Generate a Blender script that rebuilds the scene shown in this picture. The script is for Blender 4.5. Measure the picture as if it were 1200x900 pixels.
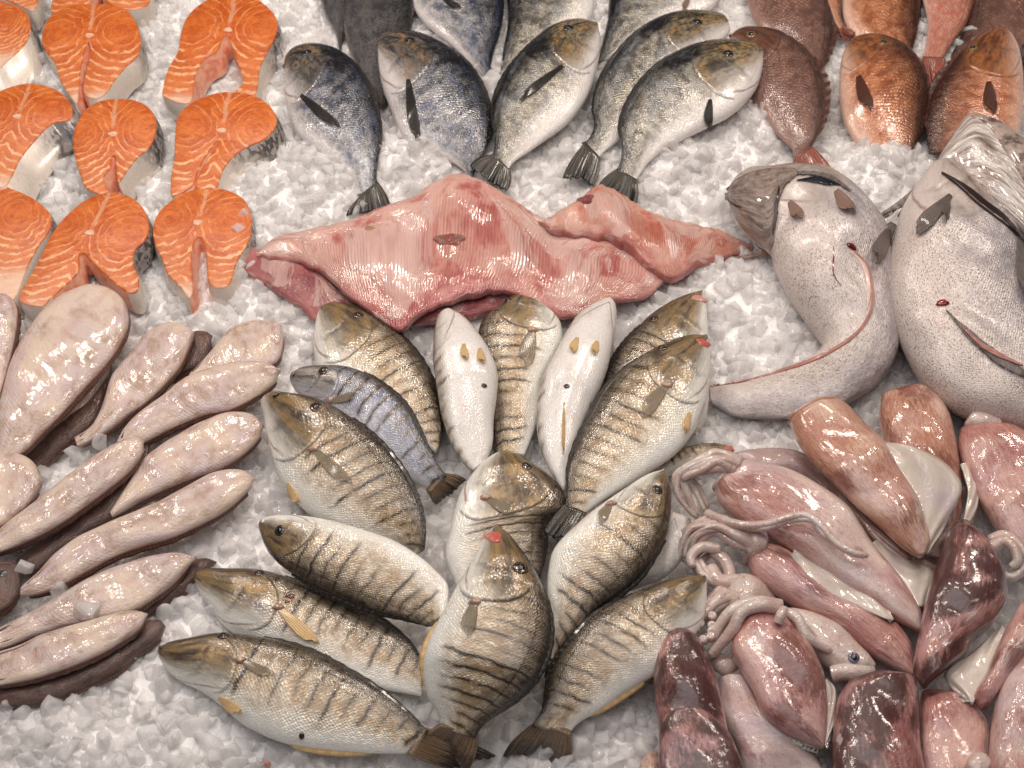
import bpy, bmesh, math, random
import numpy as np
from mathutils import Vector, Matrix
from mathutils.bvhtree import BVHTree
from mathutils.geometry import tessellate_polygon

random.seed(7)
RNG = np.random.default_rng(11)
SC = bpy.context.scene
COL = SC.collection
for _o in list(bpy.data.objects):
    bpy.data.objects.remove(_o)

# ------------------------------------------------------------------ camera
ELEV = math.radians(52.0)
HFOV = math.radians(36.0)
DIST = 1.62
PW, PH = 1200.0, 900.0
FPX = PW / 2 / math.tan(HFOV / 2)
CAM = np.array([0.0, -DIST * math.cos(ELEV), DIST * math.sin(ELEV)])
FWD = np.array([0.0, math.cos(ELEV), -math.sin(ELEV)])
RIGHT = np.array([1.0, 0.0, 0.0])
UP = np.array([0.0, math.sin(ELEV), math.cos(ELEV)])
cd = bpy.data.cameras.new("camera")
cam = bpy.data.objects.new("camera", cd)
COL.objects.link(cam)
cam.location = CAM
cam.rotation_euler = (math.pi / 2 - ELEV, 0, 0)
cd.sensor_fit = 'HORIZONTAL'
cd.angle = HFOV
cd.clip_start, cd.clip_end = 0.05, 50
cd.dof.use_dof = True
cd.dof.focus_distance = DIST - 0.06
cd.dof.aperture_fstop = 9.0
SC.camera = cam

# ------------------------------------------------------------------ light
w = bpy.data.worlds.new("World")
SC.world = w
w.use_nodes = True
bg = w.node_tree.nodes["Background"]
bg.inputs[0].default_value = (0.86, 0.88, 1.0, 1)
bg.inputs[1].default_value = 0.05


def area(name, loc, size, power, col, target=(0, 0, 0), sy=None):
    l = bpy.data.lights.new(name, 'AREA')
    l.shape = 'RECTANGLE' if sy else 'DISK'
    l.size = size
    if sy:
        l.size_y = sy
    l.energy = power
    l.color = col
    o = bpy.data.objects.new(name, l)
    COL.objects.link(o)
    o.location = loc
    d = Vector(target) - Vector(loc)
    o.rotation_euler = d.to_track_quat('-Z', 'Y').to_euler()
    return o


WARM = (1.0, 0.865, 0.755)
for lx, ly, lz, p in ((-0.95, 0.85, 1.30, 3.6), (-0.38, 0.98, 1.35, 3.6), (0.30, 0.98, 1.35, 3.5), (0.92, 0.85, 1.30, 3.3),
                      (-0.75, 0.15, 1.45, 2.7), (0.10, 0.25, 1.50, 2.7), (0.75, 0.05, 1.45, 2.2)):
    area("counter_lamp", (lx, ly, lz), 0.15, p, WARM, (lx * 0.55, ly * 0.3 - 0.1, 0))
area("soft_fill_light", (-0.35, -0.35, 2.0), 2.0, 11.0, (1.0, 0.96, 0.965), (0, 0.1, 0), 1.3)  # broad fill light added above the counter

SC.view_settings.view_transform = 'Standard'
SC.view_settings.look = 'None'
SC.view_settings.exposure = 0.32
SC.view_settings.gamma = 1.0
SC.render.engine = 'CYCLES'
SC.cycles.use_denoising = True
try:
    SC.cycles.denoiser = 'OPENIMAGEDENOISE'
    SC.cycles.denoising_input_passes = 'RGB_ALBEDO_NORMAL'
except Exception:
    pass
SC.cycles.max_bounces = 12
SC.cycles.diffuse_bounces = 8
SC.cycles.transmission_bounces = 6
SC.cycles.transparent_max_bounces = 12
SC.cycles.caustics_reflective = False
SC.cycles.caustics_refractive = False
SC.cycles.sample_clamp_indirect = 6.0


# ------------------------------------------------------------------ geometry of the view
def ray(px, py):
    d = FWD * FPX + RIGHT * (px - PW / 2) + UP * (PH / 2 - py)
    return d / np.linalg.norm(d)


def at(px, py, z=0.0):
    """Where the photograph's point (px, py) lies on the level z of the counter."""
    d = ray(px, py)
    return CAM + d * ((z - CAM[2]) / d[2])


def at_many(P, Z):
    P = np.asarray(P, float)
    d = FWD[None] * FPX + RIGHT[None] * (P[:, :1] - PW / 2) + UP[None] * (PH / 2 - P[:, 1:2])
    k = (np.asarray(Z) - CAM[2]) / d[:, 2]
    return CAM[None] + d * k[:, None]


def to_px(X):
    r = np.asarray(X) - CAM
    f = r @ FWD
    return np.stack([PW / 2 + FPX * (r @ RIGHT) / f, PH / 2 - FPX * (r @ UP) / f], -1)


CROPS = {'A': (0, 0, 2.5), 'B': (300, 0, 3), 'C': (600, 0, 3), 'D': (850, 0, 3), 'E': (0, 320, 3), 'F': (0, 600, 3),
         'G': (280, 320, 3), 'H': (180, 580, 2.8125), 'I': (480, 320, 3), 'J': (460, 600, 3), 'K': (820, 120, 2.25),
         'L': (780, 440, 2.857), 'M': (750, 640, 2.6667), 'N': (260, 190, 1.875), 'P': (0, 0, 1)}


def cp(crop, *pts):
    x0, y0, s = CROPS[crop]
    return [(x0 + x / s, y0 + y / s) for x, y in pts]


def curve(pts, n, t=None):
    """Catmull-Rom through pts sampled at n chord-length parameters (or at t)."""
    P = np.asarray(pts, float)
    if len(P) == 1:
        return np.repeat(P, n, 0)
    ch = np.r_[0, np.cumsum(np.sqrt(np.linalg.norm(np.diff(P, axis=0), axis=1) ** 2 + 1e-9))]
    ch /= ch[-1]
    if t is None:
        t = np.linspace(0, 1, n)
    m = np.empty_like(P)
    m[1:-1] = (P[2:] - P[:-2]) / (ch[2:] - ch[:-2])[:, None]
    m[0] = (P[1] - P[0]) / (ch[1] - ch[0])
    m[-1] = (P[-1] - P[-2]) / (ch[-1] - ch[-2])
    i = np.clip(np.searchsorted(ch, t, side='right') - 1, 0, len(P) - 2)
    hh = (ch[i + 1] - ch[i])
    s = ((t - ch[i]) / hh)[:, None]
    hh = hh[:, None]
    return ((2 * s ** 3 - 3 * s ** 2 + 1) * P[i] + (s ** 3 - 2 * s ** 2 + s) * hh * m[i]
            + (-2 * s ** 3 + 3 * s ** 2) * P[i + 1] + (s ** 3 - s ** 2) * hh * m[i + 1])


# ------------------------------------------------------------------ objects
SEED = [0]


def thing(name, label, cat, loc, group=None):
    o = bpy.data.objects.new(name, None)
    o.empty_display_size = 0.02
    COL.objects.link(o)
    o.location = loc
    o['label'] = label
    o['category'] = cat
    if group:
        o['group'] = group
    SEED[0] += 1
    o['seed'] = (SEED[0] * 0.6180339) % 1.0
    return o


def world_loc(o):
    v = Vector((0, 0, 0))
    while o is not None:
        v += o.location
        o = o.parent
    return v


def mesh_object(name, V, F, mats, parent=None, uv=None, midx=None, smooth=True, seed=None):
    me = bpy.data.meshes.new(name)
    V = np.asarray(V, float)
    if parent is not None:
        V = V - np.array(world_loc(parent))
    me.from_pydata(V.tolist(), [], [list(map(int, f)) for f in F])
    if uv is not None:
        l = me.uv_layers.new(name="UVMap")
        idx = np.empty(len(me.loops), dtype=np.int32)
        me.loops.foreach_get('vertex_index', idx)
        l.data.foreach_set('uv', np.asarray(uv, np.float32)[idx].ravel())
    mats = mats if isinstance(mats, (list, tuple)) else [mats]
    for m in mats:
        me.materials.append(m)
    if midx is not None:
        me.polygons.foreach_set('material_index', np.asarray(midx, np.int32))
    me.polygons.foreach_set('use_smooth', np.full(len(me.polygons), smooth))
    me.update()
    o = bpy.data.objects.new(name, me)
    COL.objects.link(o)
    if parent is not None:
        o.parent = parent
        s = parent.get('seed')
        o['seed'] = s if seed is None else seed
    return o


def grid_faces(nu, nt, closed=True):
    i = np.arange(nu - 1)[:, None]
    j = np.arange(nt if closed else nt - 1)[None]
    a = i * nt + j
    b = i * nt + (j + 1) % nt
    return np.stack([a, b, b + nt, a + nt], -1).reshape(-1, 4)


BREAM_PROF = ([0, .03, .1, .2, .33, .5, .68, .84, .95, 1], [.10, .30, .58, .85, 1, .97, .74, .45, .27, .22])


class Body:
    """A closed body lofted between its two edges as seen in the photograph (D and V, from head to tail)."""

    def __init__(s, D, V, z, T, dz=0.0, prof=BREAM_PROF, nu=130, nt=44, pw=0.9, roll=0.0, gill=None, bumps=(), disp=None,
                 ease=True, tk=1.0, lumps=0.0, ragged=0.0):
        D, V = [tuple(p) for p in D], [tuple(p) for p in V]
        gone = lambda p: p[0] < -15 or p[0] > PW + 15 or p[1] < -15 or p[1] > PH + 15
        for e, nx_ in ((0, 1), (-1, -2)):      # bodies that run out of the picture are rounded off out there
            a, b_, a2, b2 = (np.array(q_, float) for q_ in (D[e], V[e], D[nx_], V[nx_]))
            wd = np.linalg.norm(a - b_)
            if wd > 30 and gone(a) and gone(b_):
                out = (a + b_) / 2 - (a2 + b2) / 2
                out /= max(np.linalg.norm(out), 1e-6)
                m1 = (a + b_) / 2 + out * wd * .40
                tip = (a + b_) / 2 + out * wd * .55
                sd_ = [tuple(m1 + (a - b_) * .30), tuple(tip)], [tuple(m1 - (a - b_) * .30), tuple(tip)]
                if e == 0:
                    D, V = sd_[0][::-1] + D, sd_[1][::-1] + V
                else:
                    D, V = D + sd_[0], V + sd_[1]
        t = np.linspace(0, 1, nu)
        if ease:
            t = 0.35 * (1 - np.cos(t * np.pi)) / 2 + 0.65 * t
        Dp, Vp = curve(D, nu, t), curve(V, nu, t)
        if ragged:
            for E in (Dp, Vp):
                e = RNG.normal(size=nu)
                e = np.convolve(e, np.ones(5) / 5, mode='same') + .8 * np.convolve(RNG.normal(size=nu), np.ones(15) / 5, mode='same')
                E[2:-2, 1] += (e * ragged)[2:-2]
        zt = np.interp(t, np.linspace(0, 1, len(np.atleast_1d(z))), np.atleast_1d(z)) / 1000.0
        k = np.ones(9) / 9
        zt = np.convolve(np.pad(zt, 4, mode='edge'), k, mode='valid')
        dzt = np.interp(t, np.linspace(0, 1, len(np.atleast_1d(dz))), np.atleast_1d(dz)) / 1000.0
        d3 = at_many(Dp, zt + dzt)
        v3 = at_many(Vp, zt - dzt)
        c = (d3 + v3) / 2
        h = (d3 - v3) / 2
        hl = np.linalg.norm(h, axis=1)
        fix = np.maximum(hl, 4e-4) / np.maximum(hl, 1e-7)
        h = h * fix[:, None]
        hl = np.maximum(hl, 4e-4)
        hn = h / hl[:, None]
        up = np.array([0, 0, 1.0])[None]
        n = up - hn * (hn @ np.array([0, 0, 1.0]))[:, None]
        n /= np.linalg.norm(n, axis=1)[:, None]
        ht = np.interp(t, *prof) * T * tk / 2000.0
        ht = np.minimum(ht, hl * 1.6 + 0.0012)
        th = np.linspace(0, 2 * np.pi, nt, endpoint=False)
        co, si = np.cos(th), np.sin(th)
        cx = np.sign(co) * np.abs(co) ** pw
        sy = np.sign(si) * np.abs(si) ** pw
        s.G = c[:, None] + h[:, None] * cx[None, :, None] + n[:, None] * (ht[:, None] * sy[None])[..., None]
        a = (th + roll) / np.pi
        v = np.abs((a % 2 + 2) % 2)
        v = np.where(v > 1, 2 - v, v)
        u = t.copy()
        s.t, s.nu, s.nt, s.th, s.roll = t, nu, nt, th, roll
        s.gu = 0.27
        if gill is not None:
            pc = to_px(s.G[:, nt // 4])
            gi = np.argmin(np.linalg.norm(pc - np.array(gill), axis=1))
            s.gu = float(np.clip(t[gi], .12, .5))
            u = np.where(t < s.gu, t / s.gu * 0.27, 0.27 + (t - s.gu) / (1 - s.gu) * 0.73)
        s.u, s.v = u, v
        if disp is not None:
            U, W = np.meshgrid(u, v, indexing='ij')
            dd = disp(U, W) * (np.sin(th)[None] > -0.2)
            s.G = s.G + n[:, None] * (dd * np.maximum(sy, 0)[None] ** .5)[..., None]
        if lumps:
            X = s.G
            ph = RNG.uniform(0, 6, 6)
            w_ = (np.sin(X[..., 0] * 71 + ph[0] + 2 * np.sin(X[..., 1] * 43 + ph[1])) + np.sin(X[..., 1] * 83 + ph[2] + 2 * np.sin(X[..., 0] * 37 + ph[3]))
                  + .6 * np.sin(X[..., 0] * 160 + X[..., 1] * 131 + ph[4]))
            s.G = s.G + n[:, None] * (w_ * lumps / 1000 * (np.maximum(sy, 0) ** .5)[None])[..., None]
        for (bx, by, br, bh) in bumps:
            p = to_px(s.G.reshape(-1, 3)).reshape(nu, nt, 2)
            r2 = ((p - np.array([bx, by])) ** 2).sum(-1) / br ** 2
            s.G = s.G + n[:, None] * (np.exp(-r2) * bh / 1000 * (np.maximum(sy, 0) ** .5)[None])[..., None]
        s.F = [tuple(f) for f in grid_faces(nu, nt)]
        s.F.append(tuple(range(nt))[::-1])
        s.F.append(tuple((nu - 1) * nt + k for k in range(nt)))
        s.Vt = s.G.reshape(-1, 3)
        U, W = np.meshgrid(u, v, indexing='ij')
        s.UV = np.stack([U.ravel(), W.ravel()], -1)
        s.d3, s.v3, s.zt = d3, v3, zt
        s.bvh = None
        s.P2 = to_px(s.Vt)

    def hit(s, px, py, off=0.0):
        if s.bvh is None:
            s.bvh = BVHTree.FromPolygons([tuple(p) for p in s.Vt], [f if len(f) == 4 else f for f in s.F])
        d = ray(px, py)
        loc, nrm, _, _ = s.bvh.ray_cast(Vector(CAM), Vector(d))
        if loc is None:
            i = np.argmin(((s.P2 - np.array([px, py])) ** 2).sum(-1))
            z = s.Vt[i][2]
            p = at(px, py, z)
            return p, np.array([0, 0, 1.0])
        nrm = np.array(nrm)
        if nrm @ d > 0:
            nrm = -nrm
        return np.array(loc) + nrm * off, nrm

    def base(s):
        m = s.Vt.mean(0)
        return (m[0], m[1], s.Vt[:, 2].min())


def solid_sheet(name, G, thick, mat, parent, uv=None):
    """G: (n, m, 3) upper surface; a thin closed solid of it. thick: number or (n, m) array, downwards along the sheet's normal."""
    n, m = G.shape[:2]
    gu = np.gradient(G, axis=0)
    gv = np.gradient(G, axis=1)
    nr = np.cross(gu, gv)
    nr /= np.maximum(np.linalg.norm(nr, axis=-1, keepdims=True), 1e-9)
    nr = np.where(nr[..., 2:3] < 0, -nr, nr)
    th = np.broadcast_to(np.asarray(thick, float), (n, m))[..., None]
    Lw = G - nr * th
    V = np.concatenate([G.reshape(-1, 3), Lw.reshape(-1, 3)])
    f = grid_faces(n, m, False)
    N = n * m
    F = [tuple(q) for q in f] + [tuple(q[::-1] + N) for q in f]
    edge = [i * m for i in range(n)] + [(n - 1) * m + j for j in range(1, m)] + [i * m + m - 1 for i in range(n - 2, -1, -1)] + \
           [j for j in range(m - 2, 0, -1)]
    for a, b in zip(edge, edge[1:] + edge[:1]):
        F.append((a, b, b + N, a + N))
    if uv is None:
        a, b = np.meshgrid(np.linspace(0, 1, n), np.linspace(0, 1, m), indexing='ij')
        uv = np.stack([a.ravel(), b.ravel()], -1)
    uv = np.concatenate([uv, uv])
    return mesh_object(name, V, F, mat, parent, uv)


def ribbon(name, A, B, za, zb, mat, parent, n=26, m=7, thick=0.0025, sag=0.0, wav=0.0, on=None, off=0.0012, taper=False):
    """A sheet between two edges seen in the photograph, at heights za and zb (mm)."""
    Ap, Bp = curve(A, n), curve(B, n)
    if taper:
        k = (np.sin(np.pi * np.linspace(0.02, .98, n)) ** .7 * (1 + .07 * np.sin(np.linspace(0, 19, n) + n)))[:, None]
        mid = (Ap + Bp) / 2
        Ap, Bp = mid + (Ap - mid) * k, mid + (Bp - mid) * k
    za = np.interp(np.linspace(0, 1, n), np.linspace(0, 1, len(np.atleast_1d(za))), np.atleast_1d(za)) / 1000
    zb = np.interp(np.linspace(0, 1, n), np.linspace(0, 1, len(np.atleast_1d(zb))), np.atleast_1d(zb)) / 1000
    G = np.empty((n, m, 3))
    for j in range(m):
        s = j / (m - 1)
        p = Ap * (1 - s) + Bp * s
        z = za * (1 - s) + zb * s + sag / 1000 * math.sin(math.pi * s)
        z = z + wav / 1000 * np.sin(np.linspace(0, 1, n) * 17 + j) * s
        G[:, j] = at_many(p, z)
        if on is not None:
            for i in range(n):
                q, nn = on.hit(p[i, 0], p[i, 1], off)
                G[i, j] = q
    return solid_sheet(name, G, thick, mat, parent)


def tube(name, P, R, mat, parent, nt=12, n=None, flat=1.0):
    """A tapered tube along 3-D points P (metres) with radii R (metres)."""
    P = np.asarray(P, float)
    n = n or max(16, len(P) * 8)
    C = curve(P, n)
    r = np.interp(np.linspace(0, 1, n), np.linspace(0, 1, len(np.atleast_1d(R))), np.atleast_1d(R))
    e = np.linspace(0, 1, n)
    r = r * np.sqrt(np.clip(1 - np.clip((e - .96) / .04, 0, 1) ** 2, 0.03, 1))
    T = np.gradient(C, axis=0)
    T /= np.linalg.norm(T, axis=1, keepdims=True)
    up = np.array([0, 0, 1.0])
    b = np.cross(T, up)
    b /= np.maximum(np.linalg.norm(b, axis=1, keepdims=True), 1e-6)
    q = np.cross(b, T)
    th = np.linspace(0, 2 * np.pi, nt, endpoint=False)
    G = C[:, None] + r[:, None, None] * (np.cos(th)[None, :, None] * b[:, None] + flat * np.sin(th)[None, :, None] * q[:, None])
    F = [tuple(f) for f in grid_faces(n, nt)] + [tuple(range(nt))[::-1], tuple((n - 1) * nt + k for k in range(nt))]
    U, W = np.meshgrid(e, np.linspace(0, 1, nt), indexing='ij')
    return mesh_object(name, G.reshape(-1, 3), F, mat, parent, np.stack([U.ravel(), W.ravel()], -1))


def p3(crop, *pts):
    """points (x, y, z mm) of a crop -> metres"""
    x0, y0, s = CROPS[crop]
    return [at(x0 + x / s, y0 + y / s, z / 1000.0) for x, y, z in pts]


def frame_of(nrm):
    n = np.asarray(nrm) / np.linalg.norm(nrm)
    a = np.cross(n, [0, 0, 1.0] if abs(n[2]) < .9 else [1.0, 0, 0])
    a /= np.linalg.norm(a)
    return a, np.cross(n, a), n


def lathe_on(name, loc, nrm, prof, mat, parent, nt=20, sx=1.0, jitter=0.0):
    """prof: (radius, height) pairs from the rim up to the top, about nrm at loc."""
    a, b, n = frame_of(nrm)
    V, F = [], []
    ph = random.random() * 6
    for r, h in prof:
        for k in range(nt):
            t = 2 * math.pi * k / nt
            rr = r * (1 + jitter * math.sin(3 * t + ph) + jitter * .6 * math.sin(5 * t + 2 * ph))
            V.append(np.asarray(loc) + a * rr * sx * math.cos(t) + b * rr * math.sin(t) + n * h)
    for i in range(len(prof) - 1):
        for k in range(nt):
            F.append((i * nt + k, i * nt + (k + 1) % nt, (i + 1) * nt + (k + 1) % nt, (i + 1) * nt + k))
    F.append(tuple((len(prof) - 1) * nt + k for k in range(nt)))
    F.append(tuple(range(nt))[::-1])
    uv = np.array([(k / nt, i / max(1, len(prof) - 1)) for i in range(len(prof)) for k in range(nt)])
    return mesh_object(name, V, F, mat, parent, uv)


# ------------------------------------------------------------------ node helpers
class Sk:
    def __init__(s, n, k):
        s.n, s.k = n, k

    def __add__(s, o): return s.n.m('ADD', s, o)
    __radd__ = __add__
    def __sub__(s, o): return s.n.m('SUBTRACT', s, o)
    def __rsub__(s, o): return s.n.m('SUBTRACT', o, s)
    def __mul__(s, o): return s.n.m('MULTIPLY', s, o)
    __rmul__ = __mul__
    def __truediv__(s, o): return s.n.m('DIVIDE', s, o)


class Nodes:
    def __init__(s, name):
        s.mat = bpy.data.materials.new(name)
        s.mat.use_nodes = True
        s.t = s.mat.node_tree
        s.bsdf = s.t.nodes["Principled BSDF"]

    def put(s, sock, v):
        if isinstance(v, Sk):
            s.t.links.new(v.k, sock)
        elif v is not None:
            if hasattr(sock.default_value, '__len__') and not hasattr(v, '__len__'):
                v = (v,) * len(sock.default_value)
            if hasattr(sock.default_value, '__len__') and len(sock.default_value) == 4 and len(v) == 3:
                v = (*v, 1)
            sock.default_value = v

    def m(s, op, *a, clamp=False):
        n = s.t.nodes.new('ShaderNodeMath')
        n.operation = op
        n.use_clamp = clamp
        for i, x in enumerate(a):
            s.put(n.inputs[i], x)
        return Sk(s, n.outputs[0])

    def uv(s):
        n = s.t.nodes.new('ShaderNodeUVMap')
        n.uv_map = "UVMap"
        x = s.t.nodes.new('ShaderNodeSeparateXYZ')
        s.t.links.new(n.outputs[0], x.inputs[0])
        return Sk(s, x.outputs[0]), Sk(s, x.outputs[1])

    def pos(s):
        n = s.t.nodes.new('ShaderNodeNewGeometry')
        return Sk(s, n.outputs['Position'])

    def obj(s):
        n = s.t.nodes.new('ShaderNodeTexCoord')
        return Sk(s, n.outputs['Object'])

    def seed(s):
        n = s.t.nodes.new('ShaderNodeAttribute')
        n.attribute_type = 'OBJECT'
        n.attribute_name = 'seed'
        return Sk(s, n.outputs['Fac'])

    def vec(s, x, y, z=0.0):
        n = s.t.nodes.new('ShaderNodeCombineXYZ')
        for i, v in enumerate((x, y, z)):
            s.put(n.inputs[i], v)
        return Sk(s, n.outputs[0])

    def noise(s, v, scale=1.0, detail=3.0, rough=0.55, dist=0.0):
        n = s.t.nodes.new('ShaderNodeTexNoise')
        s.put(n.inputs['Vector'], v)
        n.inputs['Scale'].default_value = scale
        n.inputs['Detail'].default_value = detail
        n.inputs['Roughness'].default_value = rough
        n.inputs['Distortion'].default_value = dist
        return Sk(s, n.outputs[0])

    def voro(s, v, scale=1.0, rand=1.0, feature='F1', dims='3D'):
        n = s.t.nodes.new('ShaderNodeTexVoronoi')
        n.voronoi_dimensions = dims
        n.feature = feature
        s.put(n.inputs['Vector'], v)
        n.inputs['Scale'].default_value = scale
        n.inputs['Randomness'].default_value = rand
        col = None
        if feature != 'DISTANCE_TO_EDGE':
            x = s.t.nodes.new('ShaderNodeSeparateColor')
            s.t.links.new(n.outputs['Color'], x.inputs[0])
            col = Sk(s, x.outputs[0])
        return Sk(s, n.outputs['Distance']), col

    def ss(s, x, a, b):
        n = s.t.nodes.new('ShaderNodeMapRange')
        n.interpolation_type = 'SMOOTHSTEP'
        s.put(n.inputs[0], x)
        s.put(n.inputs[1], a)
        s.put(n.inputs[2], b)
        return Sk(s, n.outputs[0])

    def mix(s, f, a, b, blend='MIX'):
        n = s.t.nodes.new('ShaderNodeMix')
        n.data_type = 'RGBA'
        n.blend_type = blend
        s.put(n.inputs[0], f)
        s.put(n.inputs[6], a)
        s.put(n.inputs[7], b)
        return Sk(s, n.outputs[2])

    def bump(s, h, dist, strength=1.0, normal=None):
        n = s.t.nodes.new('ShaderNodeBump')
        n.inputs['Strength'].default_value = strength
        n.inputs['Distance'].default_value = dist
        s.put(n.inputs['Height'], h)
        if normal is not None:
            s.put(n.inputs['Normal'], normal)
        return Sk(s, n.outputs[0])

    def see_through(s, fac, translucent=0.0, tcol=(.9, .89, .88)):
        """Let part of the light straight through the finished surface (thin or clear material)."""
        o = s.t.nodes['Material Output']
        cur = s.bsdf.outputs[0]
        if translucent:
            tr = s.t.nodes.new('ShaderNodeBsdfTranslucent')
            s.put(tr.inputs[0], tcol)
            mx = s.t.nodes.new('ShaderNodeMixShader')
            mx.inputs[0].default_value = translucent
            s.t.links.new(cur, mx.inputs[1])
            s.t.links.new(tr.outputs[0], mx.inputs[2])
            cur = mx.outputs[0]
        tp = s.t.nodes.new('ShaderNodeBsdfTransparent')
        mx = s.t.nodes.new('ShaderNodeMixShader')
        s.put(mx.inputs[0], fac)
        s.t.links.new(cur, mx.inputs[1])
        s.t.links.new(tp.outputs[0], mx.inputs[2])
        s.t.links.new(mx.outputs[0], o.inputs[0])
        return s.mat

    def out(s, **kw):
        for k, v in kw.items():
            s.put(s.bsdf.inputs[k.replace('_', ' ')], v)
        return s.mat


def C(r, g, b, k=0.95):
    f = lambda c: (c / 12.92 if c <= 0.04045 else ((c + 0.055) / 1.055) ** 2.4)
    return tuple(min(0.9, f(x / 255) * k) for x in (r, g, b))
# ------------------------------------------------------------------ materials
def fish_skin(name, dorsal, flank, flank2, belly, head, headdark, stripes=0.0, stripecol=(.020, .014, .010), nstr=15.0, nsc=(84, 46), metal=0.3,
              speck=None, blotch=0.0, belly_at=(0.50, 0.80), dorsal_at=(0.46, 0.08), iri=None, cheek=None, lat=1.0, rough=0.30,
              glint=0.5, scale=1.0, coat=0.7, coatr=0.09):
    N = Nodes(name)
    u, v = N.uv()
    sd = N.seed()
    so = sd * 53.0
    p = N.vec(u * 3.0, v * 1.5, so)
    n_lo = N.noise(p, 1.6, 3)
    n_mid = N.noise(p, 7.0, 3)
    n_hi = N.noise(N.vec(u * 3.0, v * 1.5, so + 9.0), 34.0, 3)
    streak = N.noise(N.vec(u * 7.0, v * 13.0 + u * 3.0, so), 1.2, 4, .6)
    bars = N.noise(N.vec(u * 34.0, v * 4.0, so), 1.3, 3)
    vw = v + (n_lo - 0.5) * 0.20 + (n_mid - 0.5) * 0.10
    curve_ = u + (v - 0.55) * (v - 0.55) * 0.70
    headmask = N.ss(curve_ + (n_mid - 0.5) * 0.05, 0.235, 0.300)
    body = N.mix(N.ss(n_mid + (n_hi - 0.5) * 0.6, 0.35, 0.65), flank, flank2)
    body = N.mix(N.ss(vw, belly_at[0], belly_at[1]), body, belly)
    dors = N.ss(vw + (bars - 0.5) * 0.14, dorsal_at[0], dorsal_at[1])
    body = N.mix(dors, body, dorsal)
    if iri is not None:
        f = N.ss(N.noise(N.vec(u * 4.0, v * 5.0, so + 4.0), 1.7, 4, .6), 0.42, 0.72) * N.ss(v, 0.05, 0.25) * N.ss(v, 0.85, 0.55)
        body = N.mix(f * 0.55, body, iri)
    # scales: a staggered lattice along the body
    x, y = u * float(nsc[0]), v * float(nsc[1])
    wob = (n_mid - 0.5) * 2.4 + (n_lo - .5) * 4.0
    q = N.vec((x + y + wob) * 0.7071, (x - y + wob * .6) * 0.7071, 0.0)
    vd, vc = N.voro(q, 1.0, 0.34, dims='2D')
    dome = N.ss(vd, 0.62, 0.05)
    vis = N.ss(n_lo + n_mid * .6, 0.62, 0.95) * N.ss(v, .98, .70) * scale
    body = N.mix(N.ss(vd, 0.38, 0.62) * vis * .30, body, N.mix(1.0, body, (.42, .40, .38), 'MULTIPLY'))
    body = N.mix(N.ss(vc, 0.45, 1.0) * vis * .5, body, N.mix(1.0, body, (1.9, 1.75, 1.5), 'MULTIPLY'))
    if stripes > 0:
        ph = u * nstr + (v - 0.3) * (1.1 + (sd - 0.5) * 1.2) + (N.noise(N.vec(u * 4.0, v * 5.0, so + 2.0), 1.3, 3) - 0.5) * 0.62 + sd * 3.0
        fl = N.m('FLOOR', ph)
        fr = N.m('ABSOLUTE', N.m('FRACT', ph) - 0.5) * 2.0
        rnd = N.m('FRACT', N.m('SINE', fl * 12.9898 + so) * 437.58)
        jag = (N.noise(N.vec(u * 60.0, v * 18.0, so), 1.0, 3, .65) - 0.5) * 0.44
        wid = 0.065 + rnd * 0.11
        line = N.ss(fr + jag, wid + 0.16, wid - 0.06)
        vend = 0.46 + rnd * 0.26
        vm = N.ss(vw, vend + 0.07, vend - 0.12) * N.ss(v, 0.0, 0.05)
        brk = N.ss(N.noise(N.vec(u * 22.0, v * 9.0, so + 5.0), 1.0, 3), 0.27, 0.47)
        sm = line * vm * brk * (0.5 + rnd * 0.5) * headmask
        halo = N.ss(fr + jag * 0.6, 0.80, 0.15) * vm * headmask * N.ss(v, 0.03, 0.2)
        body = N.mix(halo * 0.50, body, N.mix(n_mid, (.13, .088, .048), (.27, .185, .105)))
        body = N.mix(sm * stripes, body, stripecol)
    if speck is not None:
        sp = N.noise(N.vec(u * 190.0, v * 120.0, so), 1.0, 3, .6)
        sm = N.ss(sp, 0.50, 0.64) * (N.ss(n_lo + n_mid * .7, 0.60, 0.98) * .6 + .4)
        body = N.mix(sm * 0.8 * headmask, body, speck)
    if lat > 0:
        lv = 0.20 + u * 0.10
        dl = N.m('ABSOLUTE', v - lv + (n_mid - 0.5) * 0.012)
        dash = N.ss(N.m('SINE', u * 330.0), -0.7, 0.4)
        body = N.mix(N.ss(dl, 0.010, 0.003) * (0.45 + dash * 0.50) * lat * headmask * N.ss(u, .92, .86), body, (.035, .03, .024))
    # head
    hv = v + (streak - 0.5) * 0.34 + (n_lo - .5) * .2
    hc = N.mix(N.ss(hv, 0.80, 0.46), belly, head)
    hc = N.mix(N.ss(streak + (n_mid - 0.5) * 0.4, 0.44, 0.62) * N.ss(v, 0.74, 0.50) * N.ss(u, 0.02, 0.09) * 0.80, hc, headdark)
    hc = N.mix(N.ss(v + (n_mid - .5) * .2, 0.34, 0.06) * 0.9, hc, N.mix(.5, headdark, dorsal))
    if cheek is not None:
        hc = N.mix(N.ss(N.noise(N.vec(u * 12.0, v * 9.0, so + 3.0), 1.0, 4), 0.46, 0.68) * N.ss(v, .80, .5) * N.ss(v, .15, .3) * 0.62, hc, cheek)
    hc = N.mix(N.ss(n_hi, .45, .7) * .25, hc, N.mix(1.0, hc, (.6, .55, .5), 'MULTIPLY'))
    if blotch > 0:
        bx, by = (u - 0.285) * 8.0, (v - 0.25) * 4.6
        hb = N.ss(bx * bx + by * by + (n_mid - .5) * 1.2, 0.62, 0.05)
        body = N.mix(hb * blotch, body, (.018, .016, .018))
        hc = N.mix(hb * blotch, hc, (.018, .016, .018))
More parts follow.
